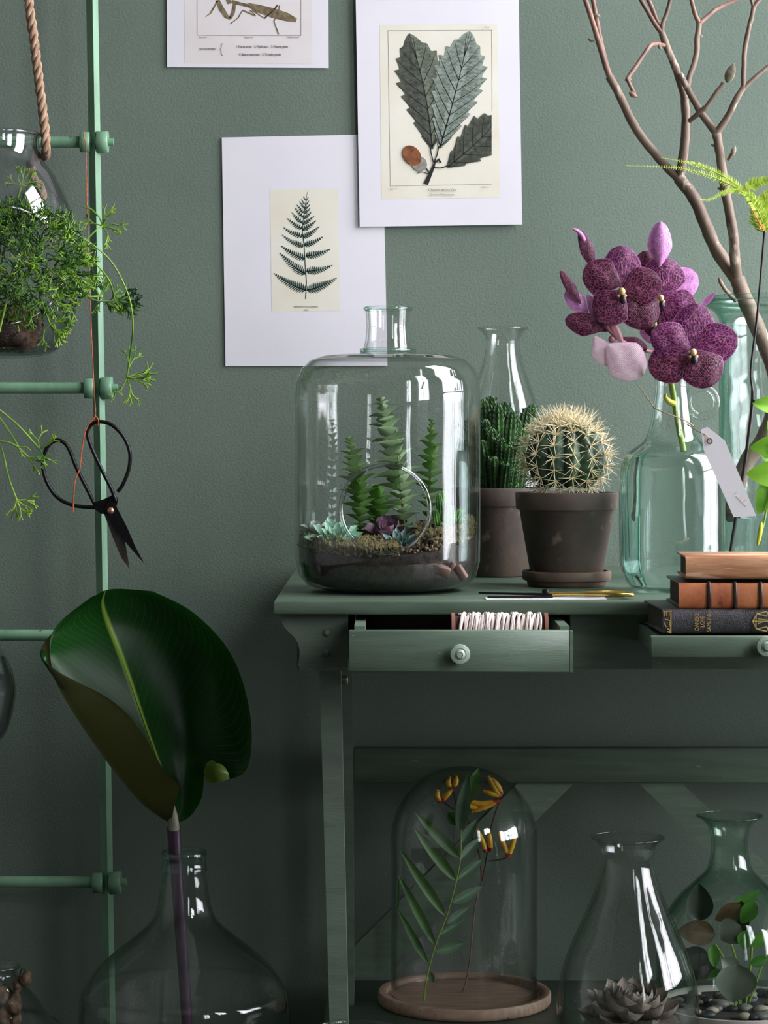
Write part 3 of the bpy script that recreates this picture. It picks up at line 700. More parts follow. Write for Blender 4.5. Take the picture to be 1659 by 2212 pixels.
crassula('short leaning stacked-leaf succulent low behind the round hole', (800, 1160), (812, 1050), 2.68, 11, .017, me_crd, .006)
def ros(name, label, q, dd, me, n, s, axis, elev, group=None, cat='succulent'):
    c = W(*q, dd); b = V((c.x, c.y, c.z-.004)); t2 = thing(name, label, cat, b, group); rosette(t2, me, c, axis, n, s, elev, .1)
    part(t2, 'stem', MB().tube([c-V(axis).normalized()*.012, c], .003, 8), M_stem); return t2
me_e1 = leafmesh('leaf', 1., .19, P_su2, M_echev, cup=.45, curl=.10, n=9, m=3, thick=.10, tipup=.04)
me_e2 = leafmesh('leaf', 1., .16, P_su2, M_echev2, cup=.45, curl=.10, n=9, m=3, thick=.12, tipup=.04)
me_p = leafmesh('leaf', 1., .36, P_su, M_purple, cup=.6, curl=.1, n=8, m=3, thick=.12, tipup=.15)
me_pl = leafmesh('leaf', 1., .30, P_su, M_palel, cup=.5, curl=.1, n=8, m=3, thick=.2)
me_se = leafmesh('leaf', 1., .34, P_su, M_sedum, cup=.4, curl=.1, n=5, m=2, thick=.25)
ros('echeveria', 'blue-green echeveria rosette at the left in the large terrarium', (724, 1172), 2.600, me_e1, 28, (.036, .014), (.12, -.62, .75), (-.02, 1.25))
ros('echeveria', 'grey-green echeveria rosette behind the round hole of the large terrarium', (862, 1185), 2.600, me_e2, 26, (.029, .012), (.05, -.55, .8), (.1, 1.3))
ros('purple_echeveria', 'purple echeveria with broad leaves behind the grey-green rosette', (838, 1160), 2.640, me_p, 9, (.029, .018), (-.05, -.5, .85), (.15, 1.1))
ros('pale_echeveria', 'pale grey succulent with upright leaves at the left edge of the terrarium', (683, 1158), 2.625, me_pl, 9, (.022, .015), (0, -.2, 1), (.35, 1.25))
for q, dd, lb in (((664, 1178), 2.615, 'tiny yellow-green sedum against the left terrarium glass'), ((690, 1182), 2.590, 'tiny yellow-green sedum just right of the glass-hugging one')):
    ros('sedum', lb, q, dd, me_se, 18, (.0120, .006), (-.1, -.4, 1), (.1, 1.2))
def finger(par, b, a, r, m, ribs=8, bow=V((0, 0, 0)), name='cactus_stem', spikes=True):
    pts = spline([b, b.lerp(a, .5)+bow, a], 8); n = len(pts); mb = MB(); rows = []
    T = (a-b).normalized(); u = T.orthogonal().normalized(); w = T.cross(u)
    for i, p in enumerate(pts):
        f = i/(n-1); rr = r*(.8+.35*math.sin(pi*min(1, f*.8+.1)))*math.sqrt(max(1-max(0, f-.8)**2*22, .02)); row = []
        for k in range(ribs*2):
            q = rr*(1 if k % 2 == 0 else .68); an = 2*pi*k/(ribs*2); row.append(p+(u*math.cos(an)+w*math.sin(an))*q)
        rows.append(row)
    mb.grid(rows, 0, True, [(0, 0)]*(len(rows)*ribs*2))
    if spikes:
        L_ = (a-b).length; k2 = max(6, int(L_/.0026))
        for i in range(k2):
            f = (i+.5)/k2*.97; p = pts[min(int(f*(n-1)), n-1)]
            for k in range(ribs):
                an = 2*pi*k/ribs; rad = u*math.cos(an)+w*math.sin(an); rr = r*(.8+.35*math.sin(pi*min(1, f*.8+.1)))
                c = p+rad*rr*.85+T*rnd.uniform(-.0008, .0008); tt = rad.cross(T)*r*.22
                mb.add([c-tt-T*r*.2, c+tt-T*r*.2, c+rad*r*.34+T*r*.42], [(0, 1, 2)]); mb.add([c+T*r*.15, c+rad*r*.34+T*r*.42, c-tt-T*r*.2], [(0, 1, 2)])
    return part(par, name, mb, m)
def clump(name, label, q, dd, stems, m, cat='cactus', r=.004, zb=None, group=None, ribs=8):
    c = W(*q, dd)
    if zb is not None: c.z = zb
    t2 = thing(name, label, cat, c, group)
    for (bx, tx, ty, ddd, rr) in stems:
        b = W(bx, q[1], dd+ddd*.5); b.z = c.z-.003; a = W(tx, ty, dd+ddd)
        finger(t2, b, a, r*rr, m, ribs, V(((a.x-b.x)*-.10, 0, 0)))
    return t2
clump('finger_cactus', 'bright green finger cactus clump at the right in the large terrarium', (962, 1185), 2.625, [(955, 948, 1066, 0, 1), (962, 958, 1060, .012, 1.1), (966, 966, 1082, -.01, 1.2), (972, 980, 1110, 0, 1.1), (950, 940, 1100, -.01, 1.), (975, 994, 1100, .01, 1.2), (978, 1000, 1118, -.008, 1.2), (958, 954, 1128, -.014, .9)], M_finger, r=.0036)

# ------------------------------------------------------------------ the two clay pots with cacti
def clay(name, label, cx_, dd, rt, rb, zt, z0, rimh, group=None):
    c = (X(cx_, dd), dd-DW); t2 = thing(name, label, 'plant pot', (c[0], c[1], z0))
    h = zt-z0; pb = [(.0001, z0), (rb*.96, z0), (rb, z0+.002)]; zr = zt-rimh; rr = rb+(rt-rb)*(1-rimh/h)*.93
    out = pb+[(rr, zr), (rr+.0005, zr+.0003), (rt*.975, zr+.0006), (rt*.985, zr+.0025), (rt, zt-.002), (rt-.001, zt), (rt-.005, zt), (rt-.0065, zt-.003), (rb*.9+(rt-rb)*.7, z0+h*.6), (rb*.85, z0+.008), (.0001, z0+.008)]
    part(t2, 'pot_body', MB().lathe(out, c, 72), M_pot)
    return t2, c
dA = 2.925; zA = Z(1053, dA)
t, cA = clay('back_clay_pot', 'dark terracotta pot half hidden between terrarium and front cactus pot', 1072, dA, .0545, .042, zA, ZT, .022)
t.name = 'clay_pot'
part(t, 'soil', MB().lathe([(.0001, zA-.007), (.047, zA-.008)], cA, 40), M_soil)
st = []
for (tx, ty, dd_, rr) in ((1012, 905, .01, 1.), (1022, 930, -.02, .9), (1045, 862, -.005, 1.1), (1060, 855, .01, 1.2), (1075, 872, -.015, 1.2), (1090, 868, .01, 1.3), (1105, 885, -.01, 1.1), (1118, 905, .0, 1.2), (1140, 880, .02, 1.1), (1152, 872, .03, 1.), (1048, 905, -.03, 1.1), (1062, 925, -.035, 1.2), (1040, 950, -.038, 1.1), (1082, 945, -.04, 1.1), (1100, 960, -.04, 1.), (1118, 955, -.03, 1.), (1000, 950, 0, 1.), (1020, 985, -.03, .9), (1066, 985, -.042, 1.), (1094, 1000, -.045, .9)):
    st.append((1072+(tx-1072)*.62, tx, ty, dd_, rr))
clump('column_cactus', 'bushy green column cactus with many upright stems, beside the terrarium', (1072, 1060), dA, st, M_cfing, r=.0064, zb=zA-.006)
dB = 2.722; zB = Z(1063, dB)
# saucer and front pot
rS = 96*dB/F; cB = (X(1224, dB), dB-DW)
t = thing('saucer', 'round brown terracotta saucer under the front cactus pot', 'saucer', (cB[0], cB[1], ZT))
part(t, 'saucer_dish', MB().lathe([(.0001, ZT), (rS*.84, ZT), (rS*.88, ZT+.002), (rS*.90, ZT+.006), (rS*.985, ZT+.0075), (rS, ZT+.010), (rS, ZT+.0165), (rS-.001, ZT+.0175), (rS-.0035, ZT+.0175), (rS-.0045, ZT+.016), (rS-.006, ZT+.0065), (.0001, ZT+.0055)], cB, 72), M_rim)
t, cB = clay('front_clay_pot', 'dark terracotta pot standing on the brown saucer', 1224, dB, 111*dB/F, 80*dB/F*.95, zB, ZT+.0058, .0195)
t.name = 'clay_pot'
part(t, 'soil', MB().lathe([(.0001, zB-.005), (.049, zB-.006)], cB, 40), M_soil)
cc = W(1222, 988, dB); Rx, Rz = 90*dB/F, 80*dB/F
t = thing('ball_cactus', 'round barrel cactus with long cream spines in the front pot', 'cactus', (cc.x, cc.y, zB-.006))
NR = 13; mb = MB(); rows = []
def cpt(th, ph, k=1.):
    rib = .86+.14*abs(math.cos(ph*NR/2))**1.0-.05*(.5-.5*math.cos(2*pi*(th-.16-(.10 if int(ph*NR/(2*pi)+.5) % 2 else 0))/.33)); s_ = math.sin(th)
    q = V((Rx*s_*math.cos(ph), Rx*s_*math.sin(ph), Rz*math.cos(th)-.006*max(0, 1-th*3)))*(1-(1-rib)*min(1, s_*1.6))*k
    return cc+q
for i in range(29):
    th = .02+2.55*i/28; rows.append([cpt(th, 2*pi*k/(NR*8)) for k in range(NR*8)])
mb.grid(rows, 0, True, [(0, 0)]*(29*NR*8)); part(t, 'cactus_body', mb, M_cact)
ms = []
for v in range(4):
    mb = MB(); k = 11 if v < 2 else 15
    for i in range(k):
        a = 2*pi*i/k+rnd.uniform(-.25, .25); e = rnd.uniform(.15, .75) if i % 3 else rnd.uniform(.9, 1.4); ln = rnd.uniform(.014, .021) if v < 2 else rnd.uniform(.015, .022)
        d = V((math.cos(a)*math.cos(e), math.sin(a)*math.cos(e), math.sin(e))); mb.tube([V((0, 0, 0)), d*ln*.5+V((0, 0, .0004)), d*ln], [.00048, .00036, .00008], 5, 0, False)
    mb.ball((0, 0, .0002), (.0015, .0015, .001), 8, 5, 1); ms.append(mb.mesh('spine_cluster', [M_spine, M_areo]))
for r_ in range(NR):
    ph = 2*pi*r_/NR+ .0
    for j in range(8):
        th = .16+j*.33+(.10 if r_ % 2 else 0)
        if math.sin(ph) > .35 and th > 1.2: continue
        p = cpt(th, ph, 1.0); nrm = V((math.sin(th)*math.cos(ph), math.sin(th)*math.sin(ph), math.cos(th)+.15)).normalized(); u = nrm.orthogonal().normalized(); w = nrm.cross(u)
        M = Matrix(((u.x, w.x, nrm.x, p.x), (u.y, w.y, nrm.y, p.y), (u.z, w.z, nrm.z, p.z), (0, 0, 0, 1))) @ Matrix.Rotation(rnd.uniform(0, 6), 4, 'Z') @ Matrix.Scale(1.15 if j < 2 else .95, 4)
        inst(t, 'spine_cluster', ms[(2 if j < 3 else 0)+rnd.randrange(2)], M)
# carafe behind
dC = 3.05; sC = dC/F; cC = (X(1086, dC), dC-DW)
pr = sp2([(.0001, ZT+.002), (95*sC, ZT+.002), (104*sC, ZT+.012), (104*sC, Z(1100, dC)), (96*sC, Z(980, dC)), (80*sC, Z(900, dC)), (62*sC, Z(840, dC)), (45*sC, Z(790, dC)), (37*sC, Z(755, dC)), (36*sC, Z(738, dC)), (43*sC, Z(720, dC)), (54*sC, Z(709, dC))], 6)
t = thing('glass_carafe', 'tall clear glass carafe with flared lip behind the column cactus', 'carafe', (cC[0], cC[1], ZT))
part(t, 'carafe_body', glass_shell(MB(), pr, cC, 72, None, .0025), G_clear); part(t, 'lip', MB().ring((cC[0], cC[1], Z(709, dC)), 53*sC, .0014), G_clear)

# ------------------------------------------------------------------ scissors and paper on the table
dS = 2.515
t = solo('paper_sheet', MB().box((X(1048, dS), -.668, ZT+.0002), (X(1312, 2.49), -.636, ZT+.0008)), M_paper, 'narrow white sheet of paper under the brass-handled scissors', 'paper', (X(1180, dS), -.65, ZT))
t = thing('brass_handled_scissors', 'long black-bladed scissors with brass handles lying on the paper', 'scissors', (X(1200, dS), -.648, ZT+.001))
def blade(par, pv, tip, w, th, m, z0):
    pv = V(pv); tip = V(tip); dv = (tip-pv); L_ = dv.length; dv /= L_; nn = V((-dv.y, dv.x, 0)) if abs(dv.z) < .3 else V((dv.z, 0, -dv.x)); nn.normalize(); up = dv.cross(nn)
    poly = [pv-dv*w*.6-nn*w*.5, pv-dv*w*.6+nn*w*.5, pv+dv*L_*.3+nn*w*.5, tip, pv+dv*L_*.3-nn*w*.42]
    return part(par, 'blade', MB().prism([p-up*th/2 for p in poly], up*th), m)
zz0 = ZT+.0045; pv = V((X(1178, dS), -.648, zz0))
blade(t, pv, V((X(1034, dS), -.640, zz0+.001)), .011, .002, M_iron, 0); blade(t, pv+V((0, 0, -.0025)), V((X(1052, dS), -.655, zz0-.0025)), .011, .002, M_iron, 0)
part(t, 'pivot_screw', MB().box((pv.x-.0035, -.653, zz0-.003), (pv.x+.0035, -.643, zz0+.0055), bev=.001), M_iron)
for sg, zo in ((1, .0), (-1, .0022)):
    h = spline([pv+V((.002, 0, -.001+zo*.5)), pv+V((.030, .003*sg, zo*.4)), pv+V((.052, .010*sg, .001)), pv+V((.072, .016*sg, .001)), pv+V((.088, .010*sg, .0)), pv+V((.080, .001*sg, -.001+zo)), pv+V((.058, .001*sg, -.001+zo)), pv+V((.040, .0, -.001+zo))], 8)
    part(t, 'handle', MB().tube(h, .0021, 8), M_brass)

# ------------------------------------------------------------------ rope spool in drawer one
sd = 2.425; zc_ = Z(1362, sd); xs0, xs1 = X(975, sd), X(1183, sd); cS = V(((xs0+xs1)/2, sd-DW, .7255))
M_spw = mat('reddish_wood_spool', (150, 98, 82), (122, 76, 62), rough=.5, scale=60)
M_cord = mat('white_cotton_cord', (236, 222, 216), (214, 196, 190), rough=.9, scale=300)
M_core = mat('dark_cord_gap', (70, 48, 48), rough=.9)
t = thing('cord_spool', 'wooden spool wound with white cotton cord in the left drawer', 'spool', cS-V((0, 0, .0185)))
for x0, x1 in ((xs0, xs0+.0035), (xs1-.0035, xs1)):
    part(t, 'spool_end', MB().tube([V((x0, cS.y, cS.z)), V((x1, cS.y, cS.z))], .0165, 32), M_spw)
part(t, 'spool_core', MB().tube([V((xs0+.003, cS.y, cS.z)), V((xs1-.003, cS.y, cS.z))], .0135, 24), M_core)
mb = MB()
for sgn, ph, nt_ in ((1, 0, 17), (-1, 1.1, 16), (1, 2.6, 15)):
    pts = []; n_ = nt_*16
    for i in range(n_+1):
        f = i/n_; a = 2*pi*nt_*f+ph; r = .0150+.0014*math.sin(f*37+ph)+.0008*math.sin(a*.5); xx = (xs0+.008+(xs1-xs0-.016)*(f if sgn > 0 else 1-f))+.0035*math.sin(a+ph)
        pts.append(V((xx, cS.y+r*math.sin(a), cS.z+r*math.cos(a))))
    mb.tube(pts, .00135, 6)
part(t, 'cord', mb, M_cord)

# ------------------------------------------------------------------ books on the right drawer
M_bk1 = mat('worn_tan_leather', (206, 152, 112), (160, 106, 72), rough=.5, scale=50, stretch=(.3, 1, 2), bump=.6, bscale=160, dirt=((226, 184, 150), 30, .36))
M_bk2 = mat('rust_brown_leather', (206, 128, 84), (164, 88, 54), rough=.4, scale=34, bump=.3, bscale=200, dirt=((120, 64, 40), 40, .34))
M_bk2b = mat('dark_brown_band', (60, 40, 34), rough=.35, coat=.3)
M_bk3 = mat('black_grained_leather', (52, 46, 52), (34, 30, 36), rough=.42, bump=.7, bscale=900, scale=100)
M_pages = mat('dark_page_edges', (64, 54, 48), (44, 37, 34), rough=.8, scale=300, stretch=(.05, .05, 6))
M_gold = mat('gilt_lettering', (224, 190, 120), (190, 150, 84), rough=.35, metal=.5)
M_red = mat('faded_pink_label', (206, 140, 130), rough=.6)
def book(name, label, x0, x1, dfr, ytop, ybot, depth, rot, mspine, mcov, bands=(), skew=0.):
    z0, z1 = Z(ybot, dfr), Z(ytop, dfr); xa, xb = X(x0, dfr), X(x1, dfr); yf = dfr-DW; th = z1-z0
    t = thing(name, label, 'book', ((xa+xb)/2, yf+depth/2, z0), 'old books stacked on the right drawer')
    M = Matrix.Translation(V((xa, yf, 0))) @ Matrix.Rotation(rot, 4, 'Z') @ Matrix.Translation(V((-xa, -yf, 0)))
    for za, zb2 in ((z0, z0+.0022), (z1-.0022, z1)):
        part(t, 'cover', MB().box((xa, yf+.002, za), (xb, yf+depth, zb2), bev=.0007, M=M), mcov)
    part(t, 'page_block', MB().box((xa+.0035, yf+.004, z0+.0022), (xb-.0035, yf+depth-.004, z1-.0022), M=M), M_pages)
    rows = []
    for i in range(13):
        a = -pi/2+pi*i/12; rows.append([M @ V((xx, yf+.0035-.0052*math.cos(a)**.8 if abs(math.cos(a)) > 1e-3 else yf+.0035, (z0+z1)/2+th/2*math.sin(a))) for xx in (xa, xa+.0012, xb-.0012, xb)])
    mb = MB().grid(rows); s_ = part(t, 'spine', mb, mspine)
    for b in bands:
        xx = X(b, dfr); pts = [M @ V((xx, yf+.0028-.0055*max(math.cos(a), 0)**.7, (z0+z1)/2+(th/2-.0004)*math.sin(a))) for a in [-pi/2+pi*i/14 for i in range(15)]]
        part(s_, 'raised_band', MB().tube(pts, .0021, 8), M_bk2b)
    return t, s_, M, yf, z0, z1
dB3 = 2.335
t3, s3, Mb, yf3, z0b, z1b = book('black_book', 'black leather book with gilt lettering and scales, bottom of the stack', 1431, 1760, dB3, 1316, 1369, .13, .03, M_bk3, M_bk3)
book('banded_book', 'rust-brown leather book with dark raised bands, middle of the stack', 1466, 1745, dB3+.008, 1259, 1315.5, .125, -.02, M_bk2, M_bk3, (1532, 1588, 1643, 1698))
book('tan_book', 'worn tan leather book, top of the stack', 1481, 1755, dB3+.012, 1202, 1251, .10, -.035, M_bk1, M_bk1)
RT_ = FRONT @ Matrix.Rotation(pi/2, 4, 'Z'); zc3 = (z0b+z1b)/2; yt = yf3-.0020
for s_, xx, sz in (('DANSKE', 1509, .0058), ('LOVE', 1521, .0058), ('SAMLING', 1535, .0060)): text(s3, s_, V((X(xx, dB3), yt, zc3)), sz, RT_, M_gold, name='gilt_lettering', xs=.78)
def gl(mbx, pts, r=.0006): mbx.tube([V((X(a, dB3), yt+.0002, Z(b, dB3))) for a, b in pts], r, 5)
mb = MB()
for pts in ([(1625, 1342), (1634, 1326)], [(1625, 1342), (1634, 1359)], [(1626, 1342), (1668, 1342)], [(1632, 1330), (1632, 1354)], [(1634, 1326), (1654, 1330)], [(1634, 1326), (1654, 1321)], [(1634, 1359), (1654, 1363)], [(1634, 1359), (1654, 1354)], [(1654, 1320), (1658, 1325), (1654, 1332)], [(1654, 1352), (1658, 1358), (1654, 1364)], [(1636, 1337), (1660, 1339), (1636, 1347)], [(1668, 1334), (1668, 1350)]): gl(mb, pts)
part(s3, 'gilt_scales', mb, M_gold)
mb = MB()
for pts in ([(1438, 1322), (1446, 1320), (1447, 1330), (1440, 1332), (1438, 1322)], [(1436, 1338), (1446, 1340), (1446, 1352), (1438, 1354), (1434, 1345)], [(1441, 1358), (1446, 1360), (1446, 1366), (1442, 1364)], [(1434, 1320), (1434, 1332)], [(1448, 1318), (1448, 1368)]): gl(mb, pts, .0007)
part(s3, 'gilt_ornament', mb, M_gold)
# ------------------------------------------------------------------ orchid bottle
dO = 2.64; sO = dO/F; cO = (X(1452, dO), dO-DW); RO = 114*sO
def sq(prof, c, seg=72, k=0.):
    return prof
pO = sp2([(.0001, ZT+.003), (78*sO, ZT+.003), (96*sO, ZT+.008), (110*sO, ZT+.022), (RO, ZT+.04), (RO, Z(1060, dO)), (RO*.985, Z(1015, dO)), (RO*.90, Z(985, dO)), (RO*.72, Z(968, dO)), (RO*.56, Z(955, dO)), (RO*.47, Z(938, dO)), (RO*.40, Z(910, dO)), (RO*.35, Z(870, dO)), (RO*.31, Z(835, dO)), (RO*.32, Z(822, dO)), (RO*.345, Z(812, dO))], 5)
t = thing('orchid_bottle', 'clear glass demijohn bottle with ring handle, filled with water, holding the orchid', 'bottle', (cO[0], cO[1], ZT))
part(t, 'bottle_body', glass_shell(MB(), pO, cO, 80, None, .0022), G_bottle)
part(t, 'lip', MB().ring((cO[0], cO[1], Z(812, dO)), RO*.335, .0022), G_bottle)
part(t, 'ring_handle', MB().ring(W(1517, 868, dO+.004), 31*sO, .0042, 'y', 56, 10), G_bottle)
zw = Z(978, dO); pw = [(r-.0026, z) for r, z in pO if z < zw and r > .001 and z > ZT+.0031]
pw = [(.0001, ZT+.0058)]+[(max(r, .001), max(z, ZT+.0058)) for r, z in pw]+[(pw[-1][0], zw), (.0001, zw)]
part(t, 'water', MB().lathe(pw, cO, 80), M_water, 'clear pale aqua water')
M_twine = mat('thin_brown_twine', (186, 158, 132), (140, 110, 86), rough=.9, scale=400)
rn = RO*.42
pts = [W(1378, 830, dO-.02), W(1395, 855, dO-.02), W(1412, 878, dO-.022)]
pts += [V((cO[0]+(RO*.40+.0015)*math.sin(a), cO[1]-(RO*.40+.0015)*math.cos(a), Z(880+40*(f), dO))) for f, a in [(i/8, -1.1+2.2*i/8) for i in range(9)]]
part(t, 'neck_twine', MB().tube(spline(pts, 4), .0006, 6), M_twine)
# tag
dg = 2.555
tg = thing('paper_tag', 'white paper gift tag with a faint pink mark, hanging from the orchid bottle neck', 'tag', W(1575, 1020, dg))
q = [(1514, 928), (1528, 922), (1549, 938), (1566, 952), (1634, 1115), (1585, 1117), (1520, 972)]
mb = MB().prism([W(a, b, dg+.012*(b-920)/200) for a, b in q], (0, .0006, 0)); part(tg, 'tag_card', mb, M_paper)
part(tg, 'eyelet', MB().ring(W(1533, 953, dg-.0005), .0026, .0007, 'y', 20, 6), mat('dark_hole_edge', (86, 70, 62), rough=.8))
part(tg, 'string', MB().tube(spline([W(1484, 916, dO-.026), W(1505, 930, dg+.01), W(1524, 940, dg), W(1534, 953, dg-.001)], 5), .0006, 6), M_twine)
mb = MB()
for pts in ([(1590, 1072), (1597, 1078), (1604, 1074)], [(1598, 1080), (1604, 1087), (1611, 1080)], [(1606, 1088), (1612, 1094)], [(1586, 1068), (1592, 1064)]):
    mb.tube([W(a, b, dg+.012*(b-920)/200-.0003) for a, b in pts], .0003, 4)
part(tg, 'faint_pink_scribble', mb, mat('faint_pink_ink', (226, 196, 196), rough=.9))

# ------------------------------------------------------------------ orchid
def petal_mat(name, c1, c2, edge, net, backc, vein=9.):
    m = bpy.data.materials.new(name); m.use_nodes = True; nt = m.node_tree; L = nt.links.new; p = nt.nodes['Principled BSDF']
    p.inputs['Roughness'].default_value = .42; p.inputs['Specular IOR Level'].default_value = .3
    uv = N(nt, 'ShaderNodeUVMap'); sp = N(nt, 'ShaderNodeSeparateXYZ'); L(uv.outputs[0], sp.inputs[0])
    nz = N(nt, 'ShaderNodeTexNoise', Scale=5., Detail=3.); L(uv.outputs[0], nz.inputs['Vector'])
    r = N(nt, 'ShaderNodeValToRGB'); L(nz.outputs['Fac'], r.inputs[0]); r.color_ramp.elements[0].position = .3; r.color_ramp.elements[1].position = .7
    r.color_ramp.elements[0].color = lin(c2)+(1,); r.color_ramp.elements[1].color = lin(c1)+(1,)
    mp = N(nt, 'ShaderNodeMapping'); mp.inputs['Scale'].default_value = (15, 12, 1); L(uv.outputs[0], mp.inputs['Vector'])
    vo = N(nt, 'ShaderNodeTexVoronoi', Scale=1.); vo.feature = 'DISTANCE_TO_EDGE'; L(mp.outputs[0], vo.inputs['Vector'])
    vr = N(nt, 'ShaderNodeValToRGB'); L(vo.outputs['Distance'], vr.inputs[0]); vr.color_ramp.elements[0].position = .02; vr.color_ramp.elements[1].position = .10; vr.color_ramp.elements[0].color = (1, 1, 1, 1); vr.color_ramp.elements[1].color = (0, 0, 0, 1)
    ml = N(nt, 'ShaderNodeMath', operation='MULTIPLY'); L(vr.outputs[0], ml.inputs[0]); ml.inputs[1].default_value = .7
    mx = N(nt, 'ShaderNodeMix', data_type='RGBA'); L(ml.outputs[0], mx.inputs[0]); L(r.outputs[0], mx.inputs[6]); mx.inputs[7].default_value = lin(net)+(1,)
    a = N(nt, 'ShaderNodeMath', operation='SUBTRACT'); L(sp.outputs['X'], a.inputs[0]); a.inputs[1].default_value = .5
    b = N(nt, 'ShaderNodeMath', operation='ABSOLUTE'); L(a.outputs[0], b.inputs[0])
    mm = N(nt, 'ShaderNodeMath', operation='SUBTRACT'); L(sp.outputs['Y'], mm.inputs[0]); mm.inputs[1].default_value = .5
    mx2 = N(nt, 'ShaderNodeMath', operation='MAXIMUM'); L(b.outputs[0], mx2.inputs[0]); L(mm.outputs[0], mx2.inputs[1])
    er = N(nt, 'ShaderNodeValToRGB'); L(mx2.outputs[0], er.inputs[0]); er.color_ramp.elements[0].position = .475; er.color_ramp.elements[1].position = .50
    me_ = N(nt, 'ShaderNodeMix', data_type='RGBA'); L(er.outputs[0], me_.inputs[0]); L(mx.outputs[2], me_.inputs[6]); me_.inputs[7].default_value = lin(edge)+(1,)
    g = N(nt, 'ShaderNodeNewGeometry'); mb_ = N(nt, 'ShaderNodeMix', data_type='RGBA'); L(g.outputs['Backfacing'], mb_.inputs[0]); L(me_.outputs[2], mb_.inputs[6]); mb_.inputs[7].default_value = lin(backc)+(1,)
    L(mb_.outputs[2], p.inputs['Base Color'])
    tr = N(nt, 'ShaderNodeBsdfTranslucent'); L(mb_.outputs[2], tr.inputs[0]); ms = N(nt, 'ShaderNodeMixShader', Fac=.2); L(p.outputs[0], ms.inputs[1]); L(tr.outputs[0], ms.inputs[2]); L(ms.outputs[0], nt.nodes['Material Output'].inputs[0])
    bu = N(nt, 'ShaderNodeBump', Strength=.25, Distance=.001); wv = N(nt, 'ShaderNodeTexWave', Scale=vein, Distortion=1.5); wv.bands_direction = 'X'; L(uv.outputs[0], wv.inputs['Vector']); L(wv.outputs['Fac'], bu.inputs['Height']); L(bu.outputs[0], p.inputs['Normal'])
    return m
M_or = petal_mat('purple_orchid_petal', (98, 22, 90), (58, 10, 48), (196, 120, 184), (190, 110, 150), (150, 88, 116))
M_or2 = petal_mat('wine_orchid_petal', (76, 20, 58), (46, 12, 36), (170, 100, 150), (170, 96, 120), (124, 74, 92))
M_orp = petal_mat('pale_pink_orchid_petal', (232, 204, 214), (222, 176, 206), (190, 120, 180), (238, 222, 220), (228, 196, 206))
M_orb = petal_mat('pink_orchid_petal_back', (206, 140, 196), (176, 84, 166), (226, 170, 214), (220, 176, 214), (196, 130, 180))
M_column = mat('cream_orchid_column', (240, 214, 156), (214, 164, 90), rough=.4)
M_throat = mat('dark_orchid_throat', (44, 18, 34), (24, 8, 18), rough=.4)
M_peds = mat('pink_brown_flower_stalk', (176, 124, 130), (150, 96, 104), rough=.5)
M_gstem = mat('lime_green_flower_stem', (150, 178, 60), (110, 146, 44), rough=.4, scale=30)
orc = thing('orchid', 'purple orchid flower spike on a green stem in the glass bottle', 'orchid', W(1475, 970, 2.635))
part(orc, 'flower_stem', MB().tube(spline([W(1477, 975, 2.635), W(1463, 905, 2.64), W(1450, 830, 2.64), W(1440, 780, 2.635), W(1425, 735, 2.63), W(1412, 690, 2.63), W(1408, 640, 2.63), W(1395, 590, 2.63)], 5), [.0032]*20+[.0026]*16, 10), M_gstem)
part(orc, 'stem_node', MB().tube(spline([W(1456, 872, 2.636), W(1444, 866, 2.63), W(1437, 858, 2.628), W(1440, 850, 2.627)], 4), [.0034, .0034, .0033, .0032, .003, .003, .0028, .0026, .0024, .002, .0016, .001, .0006], 8), mat('yellow_stem_node', (210, 200, 60), rough=.4))
def petal(par, cen, c, ang, L_, Wd, dd, m, lift=0., cup=-.12, name='petal', wave=.05, clos=.5, dcen=None):
    """petal from near the flower centre cen to past c (all in picture px at depth dd), L_ x Wd px"""
    s_ = dd/F; a = math.radians(ang); y = V((math.cos(a), 0, -math.sin(a))); x = V((-y.z, 0, y.x)); up = V((0, -1, 0))
    base = W(c[0]-math.cos(a)*L_/2, c[1]-math.sin(a)*L_/2, dd); rows = []; uv = []; n, mm = 16, 8; ph = rnd.uniform(0, 6)
    for i in range(n+1):
        t_ = i/n; w = (math.sin(pi*(t_**.85*.93+.05)))**.55 if t_ < 1 else .0; w = max(w, .03 if t_ == 0 else 0); w *= (.35+.65*min(1, t_*2.2)); row = []
        for j in range(-mm, mm+1):
            q = j/mm; z = lift*L_*s_*t_+cup*Wd*s_*(q*q*w)+cup*.8*L_*s_*(t_-.4)**2*1.4+wave*Wd*s_*.3*math.sin(q*5+t_*6+ph)*w
            row.append(base+y*(L_*s_*t_)+x*(Wd*.60*s_*q*w)+up*z); uv.append((q*.5+.5, t_))
        rows.append(row)
    mb = MB().grid([r[::-1] for r in rows], 0, False, uv)
    return part(par, name, mb, m)
def column(par, c, dd, r=8):
    s_ = dd/F; o = W(*c, dd)
    part(par, 'column', MB().ball(o+V((0, -.004, .001)), (r*s_*.9, .005, r*s_), 14, 10), M_column)
    part(par, 'lip_petal', MB().ball(o+V((.001, -.003, -r*s_*1.9)), (r*s_*1.0, .004, r*s_*1.3), 14, 10).ball(o+V((-r*s_*.9, -.003, -r*s_*.9)), r*s_*.45, 10, 6, 1).ball(o+V((r*s_*.9, -.003, -r*s_*.9)), r*s_*.45, 10, 6, 1), [M_throat, M_column])
def flower(name_, label, cen, dd, pets, m):
    f = part(orc, 'flower', MB().ball(W(*cen, dd+.004), .004, 10, 8), M_peds, label)
    for k, (c, ang, L_, Wd, lift, mt, dz) in enumerate(pets): petal(f, cen, c, ang, L_, Wd, dd+dz, mt or m, lift)
    return f
